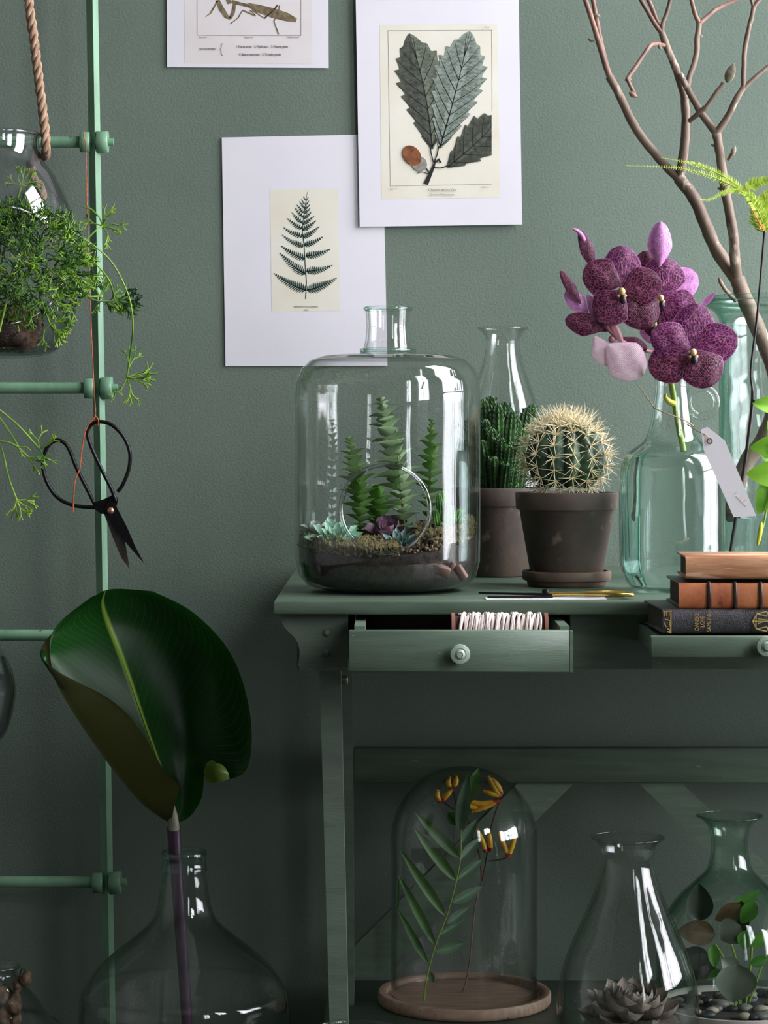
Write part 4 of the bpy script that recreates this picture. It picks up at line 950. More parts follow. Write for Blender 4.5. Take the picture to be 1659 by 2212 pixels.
# back flower first
f = flower('flower', 'half hidden flower seen right of the front-left flower', (1428, 642), 2.632, [((1432, 600), -88, 92, 86, .0, M_or, .002), ((1480, 608), -30, 66, 58, -.2, M_orb, .010), ((1400, 570), -112, 60, 50, 0, M_or2, .014), ((1465, 662), 32, 92, 70, .05, M_or, -.002), ((1435, 692), 95, 88, 66, .0, M_or, .001), ((1420, 690), 115, 80, 50, .0, M_or2, .003)], M_or); column(f, (1427, 646), 2.628, 7)
petal(f, None, (1427, 527), -88, 100, 46, 2.63, M_orb, .1, -.5, wave=.02)
f = flower('flower', 'front-left flower with five round dark petals', (1343, 628), 2.612, [((1344, 575), -92, 92, 72, -.05, M_or, .003), ((1300, 598), 202, 86, 72, 0, M_or2, .001), ((1389, 617), -14, 84, 72, .02, M_or2, -.001), ((1320, 662), 130, 84, 76, .0, M_or2, -.003), ((1383, 668), 55, 94, 76, -.05, M_or2, .004)], M_or); column(f, (1343, 632), 2.605, 8)
f = flower('flower', 'largest flower, lowest at the front, with netted petals', (1497, 765), 2.596, [((1500, 706), -80, 104, 82, -.05, M_or, .003), ((1547, 741), -18, 100, 78, .0, M_or, .001), ((1449, 735), 205, 92, 70, .03, M_or, -.001), ((1447, 784), 158, 96, 78, .0, M_or2, .001), ((1519, 796), 62, 88, 82, .03, M_or2, -.002)], M_or); column(f, (1497, 763), 2.588, 8)
f = flower('flower', 'flower seen from the side at the left, with dark narrow petals', (1262, 682), 2.62, [((1232, 620), -122, 84, 20, .1, M_or2, 0), ((1246, 652), -135, 68, 34, .0, M_orb, .004), ((1262, 700), 195, 86, 44, .0, M_or2, -.002), ((1295, 695), 20, 70, 36, .0, M_or2, .004), ((1290, 668), 55, 76, 30, .0, M_orb, .0)], M_or2)
f = flower('flower', 'curled dark flower bud petals at the upper left', (1285, 585), 2.63, [((1268, 540), -110, 92, 26, .1, M_or2, 0), ((1280, 580), -60, 40, 30, 0, M_orp, .004)], M_or2)
part(f, 'curled_tip', MB().tube(spline([W(1262, 520, 2.63), W(1254, 505, 2.625), W(1245, 497, 2.62), W(1235, 494, 2.618)], 4), [.0030, .0030, .0028, .0027, .0025, .0023, .0021, .002, .0018, .0016, .0013, .0009, .0005], 8), M_orb)
f = flower('flower', 'pale pink flower seen from behind, hanging at the lower left', (1322, 733), 2.615, [((1300, 758), 65, 70, 40, .0, M_orp, .002), ((1352, 778), 40, 100, 76, .05, M_orp, -.003), ((1372, 742), 25, 60, 24, .0, M_or2, .006), ((1330, 715), -120, 80, 16, .0, M_peds, .0), ((1402, 715), 70, 56, 34, 0, M_orb, .03)], M_orp)
part(orc, 'flower_stalk', MB().tube(spline([W(1428, 752, 2.632), W(1405, 760, 2.628), W(1380, 750, 2.622), W(1345, 738, 2.618), W(1315, 712, 2.618), W(1290, 672, 2.622)], 5), .0021, 8), M_peds)
part(orc, 'flower_stalk', MB().tube(spline([W(1424, 735, 2.63), W(1400, 700, 2.64), W(1360, 660, 2.636), W(1343, 640, 2.622)], 5), .0021, 8), M_peds)
part(orc, 'flower_stalk', MB().tube(spline([W(1432, 760, 2.635), W(1465, 770, 2.625), W(1495, 768, 2.605)], 5), .0021, 8), M_peds)
part(orc, 'flower_stalk', MB().tube(spline([W(1408, 640, 2.63), W(1415, 642, 2.64), W(1428, 642, 2.636)], 5), .0021, 8), M_peds)
part(orc, 'flower_stalk', MB().tube(spline([W(1405, 640, 2.63), W(1350, 610, 2.65), W(1310, 590, 2.645), W(1285, 586, 2.632)], 5), .0019, 8), M_peds)
petal(orc, None, (1527, 650), -45, 48, 12, 2.615, M_orb, 0, .4, name='bud_petal')
petal(orc, None, (1475, 655), 60, 70, 40, 2.636, M_orb, 0, name='bud_petal')

# ------------------------------------------------------------------ aqua jar with magnolia branch, fern and leafy vine
dJ = 2.86; sJ = dJ/F; cJ = (X(1672, dJ), dJ-DW); RJ = 118*sJ
pJ = sp2([(.0001, ZT+.004), (RJ*.9, ZT+.004), (RJ*.99, ZT+.014), (RJ, ZT+.04), (RJ, Z(1000, dJ)), (RJ, Z(800, dJ)), (RJ*.99, Z(720, dJ)), (RJ*1.0, Z(690, dJ)), (RJ*1.1, Z(672, dJ)), (RJ*1.24, Z(662, dJ)), (RJ*1.26, Z(655, dJ)), (RJ*1.18, Z(648, dJ)), (RJ*1.17, Z(642, dJ))], 5)
t = thing('aqua_jar', 'large aqua-tinted glass jar with thick rolled lip, part filled with water, at the right', 'jar', (cJ[0], cJ[1], ZT))
part(t, 'jar_body', glass_shell(MB(), pJ, cJ, 80, None, .003), G_aqua); part(t, 'lip', MB().ring((cJ[0], cJ[1], Z(646, dJ)), RJ*1.17, .0035), G_aqua)
zwj = Z(1117, dJ); rw = RJ-.0036
part(t, 'water', MB().lathe([(.0001, ZT+.0075), (rw*.88, ZT+.0075), (rw*.98, ZT+.02), (rw, ZT+.04), (rw, zwj), (.0001, zwj)], cJ, 72), M_water, 'pale aqua water')
M_bark = mat('magnolia_bark', (142, 120, 104), (98, 80, 70), rough=.65, scale=30, stretch=(1, 1, .5), bump=.5, bscale=160, dirt=((176, 158, 142), 70, .34))
M_barkr = mat('reddish_twig_bark', (152, 114, 98), (112, 82, 72), rough=.55, scale=40, bump=.3, bscale=200)
M_bud = mat('fuzzy_grey_bud', (146, 136, 112), (110, 98, 78), rough=.95, scale=200, sheen=.5)
br = thing('magnolia_branch', 'bare reddish brown magnolia branch with buds, rising from the aqua jar', 'branch', W(1640, 1112, 2.86))
def bough(pts, r0, r1, m=None, name='bough', n=6):
    P_ = spline([W(p[0], p[1], p[2] if len(p) > 2 else 2.86) for p in pts], n); k = len(P_)
    P_ = [p+V((noise.noise(p*90), 0, noise.noise(p*90+V((5, 5, 5)))))*.0006 for p in P_]
    rr = [(r0+(r1-r0)*i/(k-1))*(1+.10*noise.noise(P_[i]*160))*2.86/F for i in range(k)]
    return part(br, name, MB().tube(P_, rr, 10), m or M_bark)
# stem inside the jar: curves in from the right edge
bough([(1582, 1118, 2.84), (1590, 1060), (1612, 1000), (1648, 950), (1672, 890), (1680, 840), (1670, 790), (1655, 750), (1628, 690), (1607, 640), (1592, 600)], 17, 17)
bough([(1592, 604), (1548, 540, 2.865), (1512, 455, 2.87), (1494, 420, 2.87), (1466, 385, 2.875)], 15, 13)
bough([(1466, 385, 2.875), (1430, 350, 2.88), (1375, 280, 2.89), (1338, 205, 2.90), (1316, 165, 2.90)], 10, 9)
bough([(1316, 165, 2.90), (1300, 115, 2.9), (1284, 60, 2.905), (1262, -8, 2.91)], 7, 5.5, M_barkr); bough([(1318, 168, 2.90), (1302, 110, 2.91), (1290, 50, 2.915), (1280, -8, 2.92)], 6, 5, M_barkr)
bough([(1468, 382, 2.875), (1475, 345, 2.87), (1481, 270, 2.865), (1479, 212, 2.86)], 11, 9)
bough([(1479, 212, 2.86), (1462, 155, 2.855), (1439, 98, 2.85), (1430, 72, 2.85)], 8.5, 7.5)
bough([(1430, 72, 2.85), (1408, 40, 2.85), (1380, -8, 2.85)], 5.5, 4.5, M_barkr); bough([(1432, 74, 2.85), (1415, 35, 2.86), (1398, -8, 2.86)], 5.5, 4.5, M_barkr)
bough([(1430, 68, 2.85), (1432, 50, 2.85), (1442, 20, 2.85), (1450, -8, 2.85)], 5, 4)
bough([(1436, 98, 2.85), (1420, 95, 2.83), (1405, 99, 2.81), (1384, 128, 2.80), (1355, 171, 2.79)], 4.5, 4.5, M_barkr); bough([(1355, 171, 2.79), (1363, 188, 2.785), (1372, 203, 2.78)], 4.2, 3.5, M_barkr)
bough([(1481, 208, 2.86), (1490, 165, 2.87), (1503, 125, 2.88), (1506, 85, 2.88), (1510, 50, 2.88)], 6.5, 6)
bough([(1510, 50, 2.88), (1500, 25, 2.88), (1492, -8, 2.88)], 5.5, 4.5, M_barkr); bough([(1512, 50, 2.88), (1535, 30, 2.885), (1555, 16, 2.89), (1605, -6, 2.895)], 5.5, 4, M_barkr)
bough([(1592, 604), (1588, 560, 2.845), (1583, 500, 2.84), (1568, 420, 2.835), (1557, 345, 2.83), (1548, 288, 2.83)], 12, 9.5)
bough([(1548, 288, 2.83), (1518, 250, 2.84), (1490, 200, 2.845), (1468, 160, 2.85)], 8.5, 7)
bough([(1549, 286, 2.83), (1570, 255, 2.825), (1592, 212, 2.82), (1606, 190, 2.82)], 8, 7)
bough([(1606, 190, 2.82), (1607, 140, 2.82), (1610, 100, 2.82), (1622, 45, 2.82), (1628, 15, 2.82)], 5.5, 5); bough([(1628, 16, 2.82), (1622, -8, 2.82)], 4, 3.5); bough([(1628, 16, 2.82), (1645, -8, 2.82)], 5, 4, M_barkr)
bough([(1608, 190, 2.82), (1630, 168, 2.82), (1662, 142, 2.82), (1690, 120, 2.82)], 5, 4)
bough([(1490, 262, 2.85), (1508, 246, 2.84), (1524, 232, 2.835)], 5.5, 6); bough([(1524, 232, 2.835), (1545, 203, 2.83), (1563, 180, 2.83)], 5, 4.5)
bough([(1573, 345, 2.83), (1580, 335, 2.825), (1586, 325, 2.82)], 3.5, 5)
bough([(1590, 650, 2.85), (1572, 632, 2.845), (1560, 615, 2.84), (1555, 606, 2.84)], 5, 4)
def bud(c, d, ang, L_, w_, m=M_bud):
    a = math.radians(ang); dv = V((math.cos(a), 0, -math.sin(a))); o = W(*c, d); s_ = d/F; k = 9
    P_ = [o+dv*(L_*s_*(i/k-.5)) for i in range(k+1)]; part(br, 'bud', MB().tube(P_, [max(.0002, w_*s_*.5*math.sin(pi*(i/k)**.8*.97+.06)**.8) for i in range(k+1)], 12), m)
bud((1578, 157), 2.83, -70, 46, 22); bud((1368, 205), 2.78, 30, 22, 12, M_barkr); bud((1585, 325), 2.82, -70, 22, 11); bud((1556, 606), 2.84, -120, 16, 8, M_barkr)
for q, d_, a_ in (((1290, 34), 2.913, 10), ((1276, 86), 2.903, 200), ((1374, 286), 2.89, 190), ((1543, 314), 2.83, 190), ((1557, 408), 2.835, 190), ((1524, 508), 2.867, 185), ((1512, 78), 2.88, 10), ((1424, 100), 2.83, 240), ((1356, 172), 2.79, 170), ((1582, 548), 2.845, 190)): bud(q, d_, a_, 16, 8)
# fern frond
M_fsd = mat('black_fern_stem', (46, 34, 34), (28, 20, 22), rough=.4)
M_fern = mat('lime_fern_leaflet', (206, 222, 96), (166, 196, 64), rough=.6, scale=60, trans=.35)
M_ferno = mat('orange_fern_spores', (206, 160, 60), (180, 120, 50), rough=.7)
fn = thing('fern_frond', 'feathery lime-green fern frond arching left on a thin black stem', 'fern', W(1580, 1190, 2.80))
part(fn, 'stem', MB().tube(spline([W(1578, 1195, 2.80), W(1588, 1130, 2.80), W(1612, 980, 2.79), W(1626, 860, 2.79), W(1622, 800, 2.79), W(1636, 680, 2.785), W(1650, 520, 2.78), W(1652, 498, 2.78)], 6), [.0021 if i < 20 else .0014 for i in range(43)], 8), M_fsd)
part(fn, 'stem_node', MB().tube([W(1625, 862, 2.79), W(1633, 870, 2.788), W(1638, 862, 2.787)], [.002, .0018, .0008], 8), M_fsd)
def frond(path, w, n, m=M_fern, wend=.15):
    P_ = spline([W(a, b, d_) for a, b, d_ in path], 8); k = len(P_); mb = MB(); mb.tube(P_, [.0009*(1-.8*i/k) for i in range(k)], 5)
    for i in range(n):
        f = i/n; q = f*(k-1); j = min(int(q), k-2); p = P_[j].lerp(P_[j+1], q-j); T = (P_[j+1]-P_[j]).normalized(); S = T.cross(V((0, 1, 0))).normalized()
        ww = w*2.78/F*(1-f)**.7*(1 if f > .1 else .6)+w*2.78/F*wend*(1-f)
        for sg in (-1, 1):
            d = (S*sg*.85+T*.45+V((0, rnd.uniform(-.5, .5), 0))).normalized(); tip = p+d*ww*rnd.uniform(.8, 1.1); b = T*min(ww*.13, .0008)
            mb.add([p-b, (p+tip)/2-b*1.3, tip, (p+tip)/2+b*1.2, p+b], [(0, 1, 2, 3, 4)])
            for u in (.35, .6, .8):
                c = p.lerp(tip, u); e = c+(T*.9+S*sg*.3).normalized()*ww*.28*(1.2-u); mb.add([c-d*ww*.06, e, c+d*ww*.08], [(0, 1, 2)])
    part(fn, 'frond', mb, m, smooth=False)
frond([(1652, 500, 2.78), (1650, 460, 2.775), (1630, 430, 2.77), (1590, 405, 2.765), (1540, 382, 2.76), (1480, 365, 2.755), (1420, 360, 2.75), (1352, 358, 2.745)], 16, 78)
frond([(1620, 420, 2.77), (1570, 385, 2.765), (1520, 360, 2.76), (1480, 350, 2.755), (1425, 340, 2.75)], 13, 50)
frond([(1630, 425, 2.77), (1590, 410, 2.765), (1560, 418, 2.76), (1530, 432, 2.755), (1505, 428, 2.75)], 11, 40)
frond([(1610, 405, 2.765), (1635, 395, 2.765), (1655, 390, 2.765), (1680, 380, 2.76)], 18, 50)
frond([(1652, 500, 2.78), (1645, 470, 2.78), (1648, 440, 2.775), (1670, 415, 2.77), (1700, 405, 2.765)], 34, 80)
frond([(1654, 500, 2.78), (1640, 462, 2.772), (1622, 432, 2.765), (1600, 412, 2.76)], 22, 70)
frond([(1655, 498, 2.785), (1668, 460, 2.78), (1680, 430, 2.78)], 28, 60)
frond([(1650, 498, 2.774), (1634, 470, 2.768), (1618, 440, 2.763)], 8, 26, M_ferno)
# leafy vine at the right edge
M_vine = mat('lime_vine_leaf', (150, 200, 62), (104, 164, 44), rough=.4, scale=24, trans=.3)
M_viney = mat('yellow_vine_tip', (214, 206, 50), (170, 180, 40), rough=.5)
vn = thing('leafy_vine', 'bright lime vine leaves hanging at the right edge beside the fern stem', 'vine', W(1658, 1200, 2.77))
part(vn, 'stem', MB().tube(spline([W(1672, 840, 2.775), W(1668, 930, 2.77), W(1664, 1040, 2.77), W(1654, 1110, 2.77), W(1645, 1150, 2.77)], 6), .0012, 8), M_gstem)
for (b, ang, L_, w_, dz) in (((1672, 880), 195, 48, 40, 0), ((1675, 960), 170, 58, 44, .003), ((1680, 1020), 175, 70, 56, -.003), ((1668, 1050), 120, 70, 48, .002), ((1690, 900), 120, 60, 50, .004), ((1676, 1000), 215, 40, 34, .006)):
    a = math.radians(ang); s_ = 2.77/F; y = V((math.cos(a), -.15, -math.sin(a)))
    me = leafmb(MB(), rot_to(W(*b, 2.77+dz), y, rnd.uniform(-.4, .4)), L_*s_, w_*.5*s_, lambda u: (math.sin(pi*u**.6)**.8 if 0 < u < 1 else 0), cup=.15, curl=-.2, n=10, m=4, fold=.25)
    part(vn, 'leaf', me, M_vine)
part(vn, 'curled_leaf', MB().tube(spline([W(1645, 1128, 2.77), W(1642, 1150, 2.768), W(1636, 1180, 2.77)], 5), [.001, .0016, .002, .0022, .0024, .0026, .0026, .0024, .002, .0014, .0006], 8), M_viney)
# ------------------------------------------------------------------ hanging terrarium with jointed cactus, rope
dH = 2.90; sH = dH/F; cH = (X(-10, dH), dH-DW); RH = 182*sH
zh = lambda p: Z(p, dH)
pH = sp2([(.0001, zh(772)), (RH*.45, zh(771)), (RH*.72, zh(756)), (RH*.88, zh(715)), (RH*.98, zh(650)), (RH, zh(585)), (RH*.965, zh(510)), (RH*.87, zh(440)), (RH*.72, zh(385)), (RH*.58, zh(350)), (RH*.52, zh(325)), (RH*.51, zh(300)), (RH*.53, zh(291))], 9)
t = thing('hanging_terrarium', 'smoky glass hanging terrarium with a round opening, cut by the left edge of the picture', 'terrarium', (cH[0], cH[1], zh(772)))
dfh = dH-RH*.9
part(t, 'glass_body', glass_shell(MB(), pH, cH, 120, (X(2, dfh), Z(572, dfh), 128*dfh/F), .0024), [G_smoke, G_ring])
part(t, 'lip', MB().ring((cH[0], cH[1], zh(291)), RH*.52, .002), G_smoke)
# rope: three strands laid round each other
def rope(name, label, path, r, loc):
    P_ = spline(path, 30); mbs = [MB() for _ in range(3)]; t = thing(name, label, 'rope', loc); L_ = 0; acc = [0]
    for a, b in zip(P_, P_[1:]): L_ += (b-a).length; acc.append(L_)
    for s_ in range(3):
        pts = []
        for i, p in enumerate(P_):
            T = (P_[min(i+1, len(P_)-1)]-P_[max(i-1, 0)]).normalized(); u = V((0, 1, 0)); u = (u-T*u.dot(T)).normalized(); w = T.cross(u); a = acc[i]/.0125*2*pi/3*1.0+s_*2*pi/3
            pts.append(p+(u*math.cos(a)+w*math.sin(a))*r*.5)
        part(t, 'strand', MB().tube(pts, r*.56, 8), M_rope)
    mb = MB()
    for i in range(260):
        j = rnd.randrange(len(P_)-1); p = P_[j].lerp(P_[j+1], rnd.random()); a = rnd.uniform(0, 2*pi); d = V((math.cos(a), math.sin(a)*.6, rnd.uniform(-.8, .8))).normalized(); ln = rnd.uniform(.001, .0045)
        mb.tube([p+d*r, p+d*(r+ln*.5)+V((0, 0, .0004)), p+d*(r+ln)], .00007, 3, 0, False)
    part(t, 'loose_fibre', mb, M_rope, kind='stuff')
    return t
lp = [V((cH[0]+RH*.575*math.cos(a), cH[1]+RH*.575*math.sin(a), zh(338)-.010*math.cos(a-pi)+.003)) for a in [0.0+2*pi*i/16 for i in range(16)]]
rope('jute_rope', 'thick twisted jute rope tied round the neck of the hanging terrarium, top left',
     [W(40, -330, dH-.0), W(52, -120, dH), W(62, 0, dH), W(74, 90, dH), W(86, 190, dH), W(97, 280, dH), W(99, 320, dH), W(96, 338, dH+.03), W(78, 342, dH+.055), W(66, 356, dH+.075), W(72, 385, dH+.085), W(88, 405, dH+.085), W(92, 432, dH+.085)], .0056, W(40, -330, dH))
# root ball and jointed stems
rc = W(20, 712, dH); t = thing('mistletoe_cactus', 'trailing bright green mistletoe cactus spilling out of the hanging terrarium', 'plant', (rc.x, rc.y, zh(765)))
part(t, 'root_ball', MB().ball(rc, (.038, .034, .027), 40, 24, 0, .28, 60), M_root)
mb = MB()
for i in range(420):
    a = rnd.uniform(0, 2*pi); b = rnd.uniform(-1.2, 1.0); p = []
    for k in range(5):
        p.append(rc+V((math.cos(b)*math.cos(a)*.0385, math.cos(b)*math.sin(a)*.035, math.sin(b)*.0275))*(1.02+.03*rnd.random())); a += rnd.uniform(-.14, .14); b += rnd.uniform(-.12, .12)
    mb.tube(p, .00028, 4, 0, False)
part(t, 'root_fibres', mb, M_fibre, kind='stuff')
def sprig(mb, p, d, ln, r, depth):
    q = p+d*ln; sag = V((0, 0, -ln*.02)); mb.tube([p, (p+q)/2+sag, q], [r, r*.92, r*.85], 5, 0)
    if depth <= 0: return
    for k in range(rnd.choice((2, 2, 3))):
        o = d.orthogonal().normalized(); o.rotate(Matrix.Rotation(rnd.uniform(0, 2*pi), 3, d)); nd = (d+o*rnd.uniform(.35, 1.0)).normalized(); nd.y *= .8
        sprig(mb, q, nd.normalized(), ln*rnd.uniform(.55, .95), r*.92, depth-1)
mb1 = MB(); mb2 = MB(); n_ = 0
while n_ < 640:
    a = rnd.uniform(0, 2*pi); rr = math.sqrt(rnd.random()); x = 45+rr*math.cos(a)*135; y = 575+rr*math.sin(a)*122
    if x < -70 or y > 678: continue
    n_ += 1
    dep = dH-.035-.07*math.sqrt(max(0, 1-rr*rr))*rnd.uniform(.3, 1.05); p = W(x, y, dep)
    d = V((math.cos(a)*rr+rnd.uniform(-.7, .7), rnd.uniform(-.9, .3), -math.sin(a)*rr+rnd.uniform(-.7, .7))).normalized()
    sprig(mb1 if (n_ % 5 > 1) else mb2, p, d, rnd.uniform(.007, .011), .00085, 2)
part(t, 'foliage', mb2, M_rhipd, kind='stuff'); part(t, 'foliage', mb1, M_rhip, kind='stuff')
def trail(pts, d0, d1, ends, n=6, r=.0011, m=None, ln=.0095, depth=3, dirs=None):
    k = len(pts); P_ = spline([W(a, b, d0+(d1-d0)*i/(k-1)) for i, (a, b) in enumerate(pts)], 8); mb = MB(); mb.tube(P_, r, 6)
    for i in range(ends):
        T = (P_[-1]-P_[-3]).normalized(); dd = (T*.6+V((rnd.uniform(-1, 1), rnd.uniform(-.6, .4), rnd.uniform(-1, 1)))).normalized() if not dirs else (V((dirs[i][0], rnd.uniform(-.3, .3), -dirs[i][1]))).normalized()
        sprig(mb, P_[-1], dd, ln, r*.95, depth)
    part(t, 'trailing_stem', mb, m or M_rhip)
trail([(105, 503), (130, 498), (160, 504), (205, 532), (240, 565), (265, 608), (282, 655), (287, 710), (282, 760), (274, 815)], 2.84, 2.96, 6, ln=.0125, dirs=[(1, .1), (1, .35), (.3, 1), (-.4, .9), (.2, -1), (.8, -.3)])
trail([(150, 560), (180, 525), (205, 500), (222, 488)], 2.85, 2.93, 7, m=M_rhip, ln=.012, depth=2, dirs=[(1, -.2), (.5, -1), (-.4, -1), (-1, -.3), (.6, 1), (.2, -1), (1, .3)])
trail([(120, 640), (160, 632), (190, 640), (215, 640)], 2.86, 2.93, 6, ln=.010, depth=3)
trail([(170, 545), (205, 568), (235, 605), (245, 635)], 2.86, 2.94, 6, ln=.010, depth=3)
trail([(130, 600), (155, 595), (165, 600)], 2.82, 2.84, 6, ln=.010, depth=3); trail([(90, 650), (100, 680), (108, 700)], 2.82, 2.83, 6, ln=.010, depth=3)
trail([(190, 643), (215, 650), (255, 648)], 2.9, 2.93, 5, ln=.010, depth=3, m=M_rhipd)
trail([(-40, 860), (0, 886), (45, 925), (85, 970)], 2.86, 2.88, 3, ln=.011, depth=2, dirs=[(1, -.5), (.5, 1), (-.2, -1)])
trail([(-40, 850), (0, 904), (25, 940), (42, 968), (62, 988)], 2.87, 2.88, 3, ln=.010, depth=2, dirs=[(1, 0), (.6, 1), (1, .4)])
trail([(-30, 940), (0, 952), (20, 956), (40, 966)], 2.87, 2.87, 2, ln=.009, depth=1)
trail([(-20, 930), (4, 972), (18, 1030), (36, 1080)], 2.88, 2.88, 5, ln=.011, depth=2, dirs=[(1, 0), (.4, 1), (-.3, 1), (.8, .6), (-.1, .8)])
trail([(20, 478), (34, 440), (46, 402)], 2.85, 2.85, 6, ln=.010, depth=2, m=M_rhip, dirs=[(1, -.5), (.6, -1), (-.4, -1), (-1, -.4), (.2, -1), (1, 0)])
trail([(20, 625), (5, 690), (-8, 740)], 2.81, 2.80, 0)
# second hanging glass at the left edge
dG = 2.68; cG = (X(-100, dG), dG-DW); rG = 132*dG/F
t = thing('hanging_globe', 'clear glass hanging globe showing only its curved right side at the left edge', 'glass globe', (cG[0], cG[1], Z(1630, dG)))
part(t, 'glass_body', glass_shell(MB(), sp2([(.0001, Z(1632, dG)), (rG*.5, Z(1622, dG)), (rG*.84, Z(1585, dG)), (rG, Z(1510, dG)), (rG*.97, Z(1460, dG)), (rG*.8, Z(1410, dG)), (rG*.5, Z(1375, dG)), (rG*.33, Z(1360, dG)), (rG*.33, Z(1335, dG))], 6), cG, 72, None, .0022), G_smoke)
part(t, 'hanging_cord', MB().tube([V((cG[0], cG[1], Z(1350, dG))), V((cG[0], cG[1], 2.1)), V((cG[0], cG[1], ZC))], .0022, 8), M_rope)
# ------------------------------------------------------------------ thread and hanging scissors
dK = 3.035
th = thing('orange_thread', 'orange thread tied to the ladder nut and looped through the hanging scissors', 'thread', W(184, 285, dK))
part(th, 'long_thread', MB().tube(spline([W(181, 282, dK-.002), W(182, 300, dK-.004), W(185, 320, dK-.002), W(189, 480, dK), W(196, 680, dK), W(203, 840, dK-.008), W(206, 880, dK-.006), W(206, 899, dK-.004)], 5), .0007, 6), M_rust)
part(th, 'loop', MB().tube(spline([W(206, 899, dK-.004), W(212, 906, dK-.006), W(212, 918, dK-.007), W(206, 919, dK-.004), W(203, 908, dK), W(206, 899, dK-.004)], 5), .0008, 6), M_rust)
part(th, 'tail', MB().tube(spline([W(206, 900, dK-.005), W(192, 916, dK-.006), W(182, 940, dK-.007), W(176, 980, dK-.008), W(172, 1012, dK-.009), W(162, 1040, dK-.010), W(159, 1075, dK-.010), W(158, 1106, dK-.010)], 5), .0008, 6), M_rust)
t = thing('hanging_scissors', 'black iron butterfly-handled scissors hanging on the ladder by an orange thread', 'scissors', W(238, 1103, dK))
part(t, 'handle', MB().tube(spline([W(206, 1092, dK), W(190, 1060, dK), W(165, 1010, dK), W(150, 972, dK), (W(138, 956, dK)), W(122, 951, dK), W(104, 963, dK), W(95, 985, dK), W(93, 1012, dK), W(103, 1045, dK), W(125, 1075, dK), W(160, 1092, dK), W(205, 1096, dK)], 6), .0024, 10), M_iron)
part(t, 'handle', MB().tube(spline([W(250, 1082, dK-.004), W(240, 1055, dK-.004), W(215, 1005, dK-.004), (W(195, 960, dK-.004)), W(189, 936, dK-.004), W(195, 920, dK-.004), W(212, 911, dK-.004), W(240, 917, dK-.004), W(266, 942, dK-.004), W(280, 975, dK-.004), W(279, 1010, dK-.004), W(266, 1045, dK-.004), W(254, 1062, dK-.004)], 6), .0024, 10), M_iron)
part(t, 'shank', MB().prism([W(a, b, dK-.003) for a, b in ((203, 1085), (225, 1078), (246, 1068), (255, 1078), (252, 1092), (240, 1112), (218, 1110), (205, 1100))], (0, .004, 0)), M_iron)
part(t, 'blade', MB().prism([W(a, b, dK-.005) for a, b in ((226, 1100), (236, 1078), (250, 1092), (275, 1140), (292, 1180), (312, 1218), (280, 1182), (250, 1145), (232, 1118))], (0, .0018, 0)), M_iron)
part(t, 'blade', MB().prism([W(a, b, dK-.001) for a, b in ((224, 1108), (250, 1120), (268, 1160), (281, 1231), (262, 1205), (245, 1165))], (0, .0016, 0)), M_steel)
c = W(239, 1103, dK-.0055); part(t, 'rivet', MB().ball(c, (.0044, .0028, .0044), 18, 10), M_copper)

# ------------------------------------------------------------------ demijohn with giant leaf
dD = 2.80; sD = dD/F; cD = (X(398, dD), dD-DW)
zd = lambda p: Z(p, dD)
pD = sp2([(.0001, .006), (.105, .006), (.117, .012), (.1195, .04), (.1198, .14), (.1198, zd(2175)), (.113, zd(2130)), (.098, zd(2090)), (.078, zd(2055)), (.055, zd(2020)), (.038, zd(1990)), (.030, zd(1955)), (.0265, zd(1910)), (.0245, zd(1880)), (.0243, zd(1868))], 6)
t = thing('demijohn', 'large wide-bellied glass demijohn on the floor, holding the giant dark leaf', 'bottle', (cD[0]-.004, cD[1], 0))
part(t, 'bottle_body', glass_shell(MB(), pD, cD, 96, None, .0028), G_clear)
part(t, 'collar', glass_shell(MB(), sp2([(.0243, zd(1885)), (.0262, zd(1878)), (.0250, zd(1868)), (.0245, zd(1860)), (.0252, zd(1850)), (.0246, zd(1842))], 4), cD, 64, None, .004), G_green)
part(t, 'lip', MB().ring((cD[0], cD[1], zd(1842)), .0235, .0026), G_green)
M_big = bpy.data.materials.new('glossy_giant_leaf'); M_big.use_nodes = True
nt = M_big.node_tree; L = nt.links.new; p = nt.nodes['Principled BSDF']; p.inputs['Roughness'].default_value = .26; p.inputs['Specular IOR Level'].default_value = .25
uv = N(nt, 'ShaderNodeUVMap'); sp = N(nt, 'ShaderNodeSeparateXYZ'); L(uv.outputs[0], sp.inputs[0])
ab = N(nt, 'ShaderNodeMath', operation='ABSOLUTE'); s5 = N(nt, 'ShaderNodeMath', operation='SUBTRACT'); L(sp.outputs['X'], s5.inputs[0]); s5.inputs[1].default_value = .5; L(s5.outputs[0], ab.inputs[0])
v1 = N(nt, 'ShaderNodeMath', operation='MULTIPLY_ADD'); L(sp.outputs['Y'], v1.inputs[0]); v1.inputs[1].default_value = 28.; v2 = N(nt, 'ShaderNodeMath', operation='MULTIPLY'); L(ab.outputs[0], v2.inputs[0]); v2.inputs[1].default_value = -40.; L(v2.outputs[0], v1.inputs[2])
sn = N(nt, 'ShaderNodeMath', operation='FRACT'); L(v1.outputs[0], sn.inputs[0])
rv = N(nt, 'ShaderNodeValToRGB'); L(sn.outputs[0], rv.inputs[0]); e = rv.color_ramp.elements; e[0].position = .0; e[0].color = (1, 1, 1, 1); e[1].position = .07; e[1].color = (0, 0, 0, 1)
nz = N(nt, 'ShaderNodeTexNoise', Scale=3.); L(uv.outputs[0], nz.inputs['Vector'])
rb = N(nt, 'ShaderNodeValToRGB'); L(nz.outputs['Fac'], rb.inputs[0]); rb.color_ramp.elements[0].position = .3; rb.color_ramp.elements[1].position = .7; rb.color_ramp.elements[0].color = lin((16, 52, 16))+(1,); rb.color_ramp.elements[1].color = lin((28, 84, 24))+(1,)
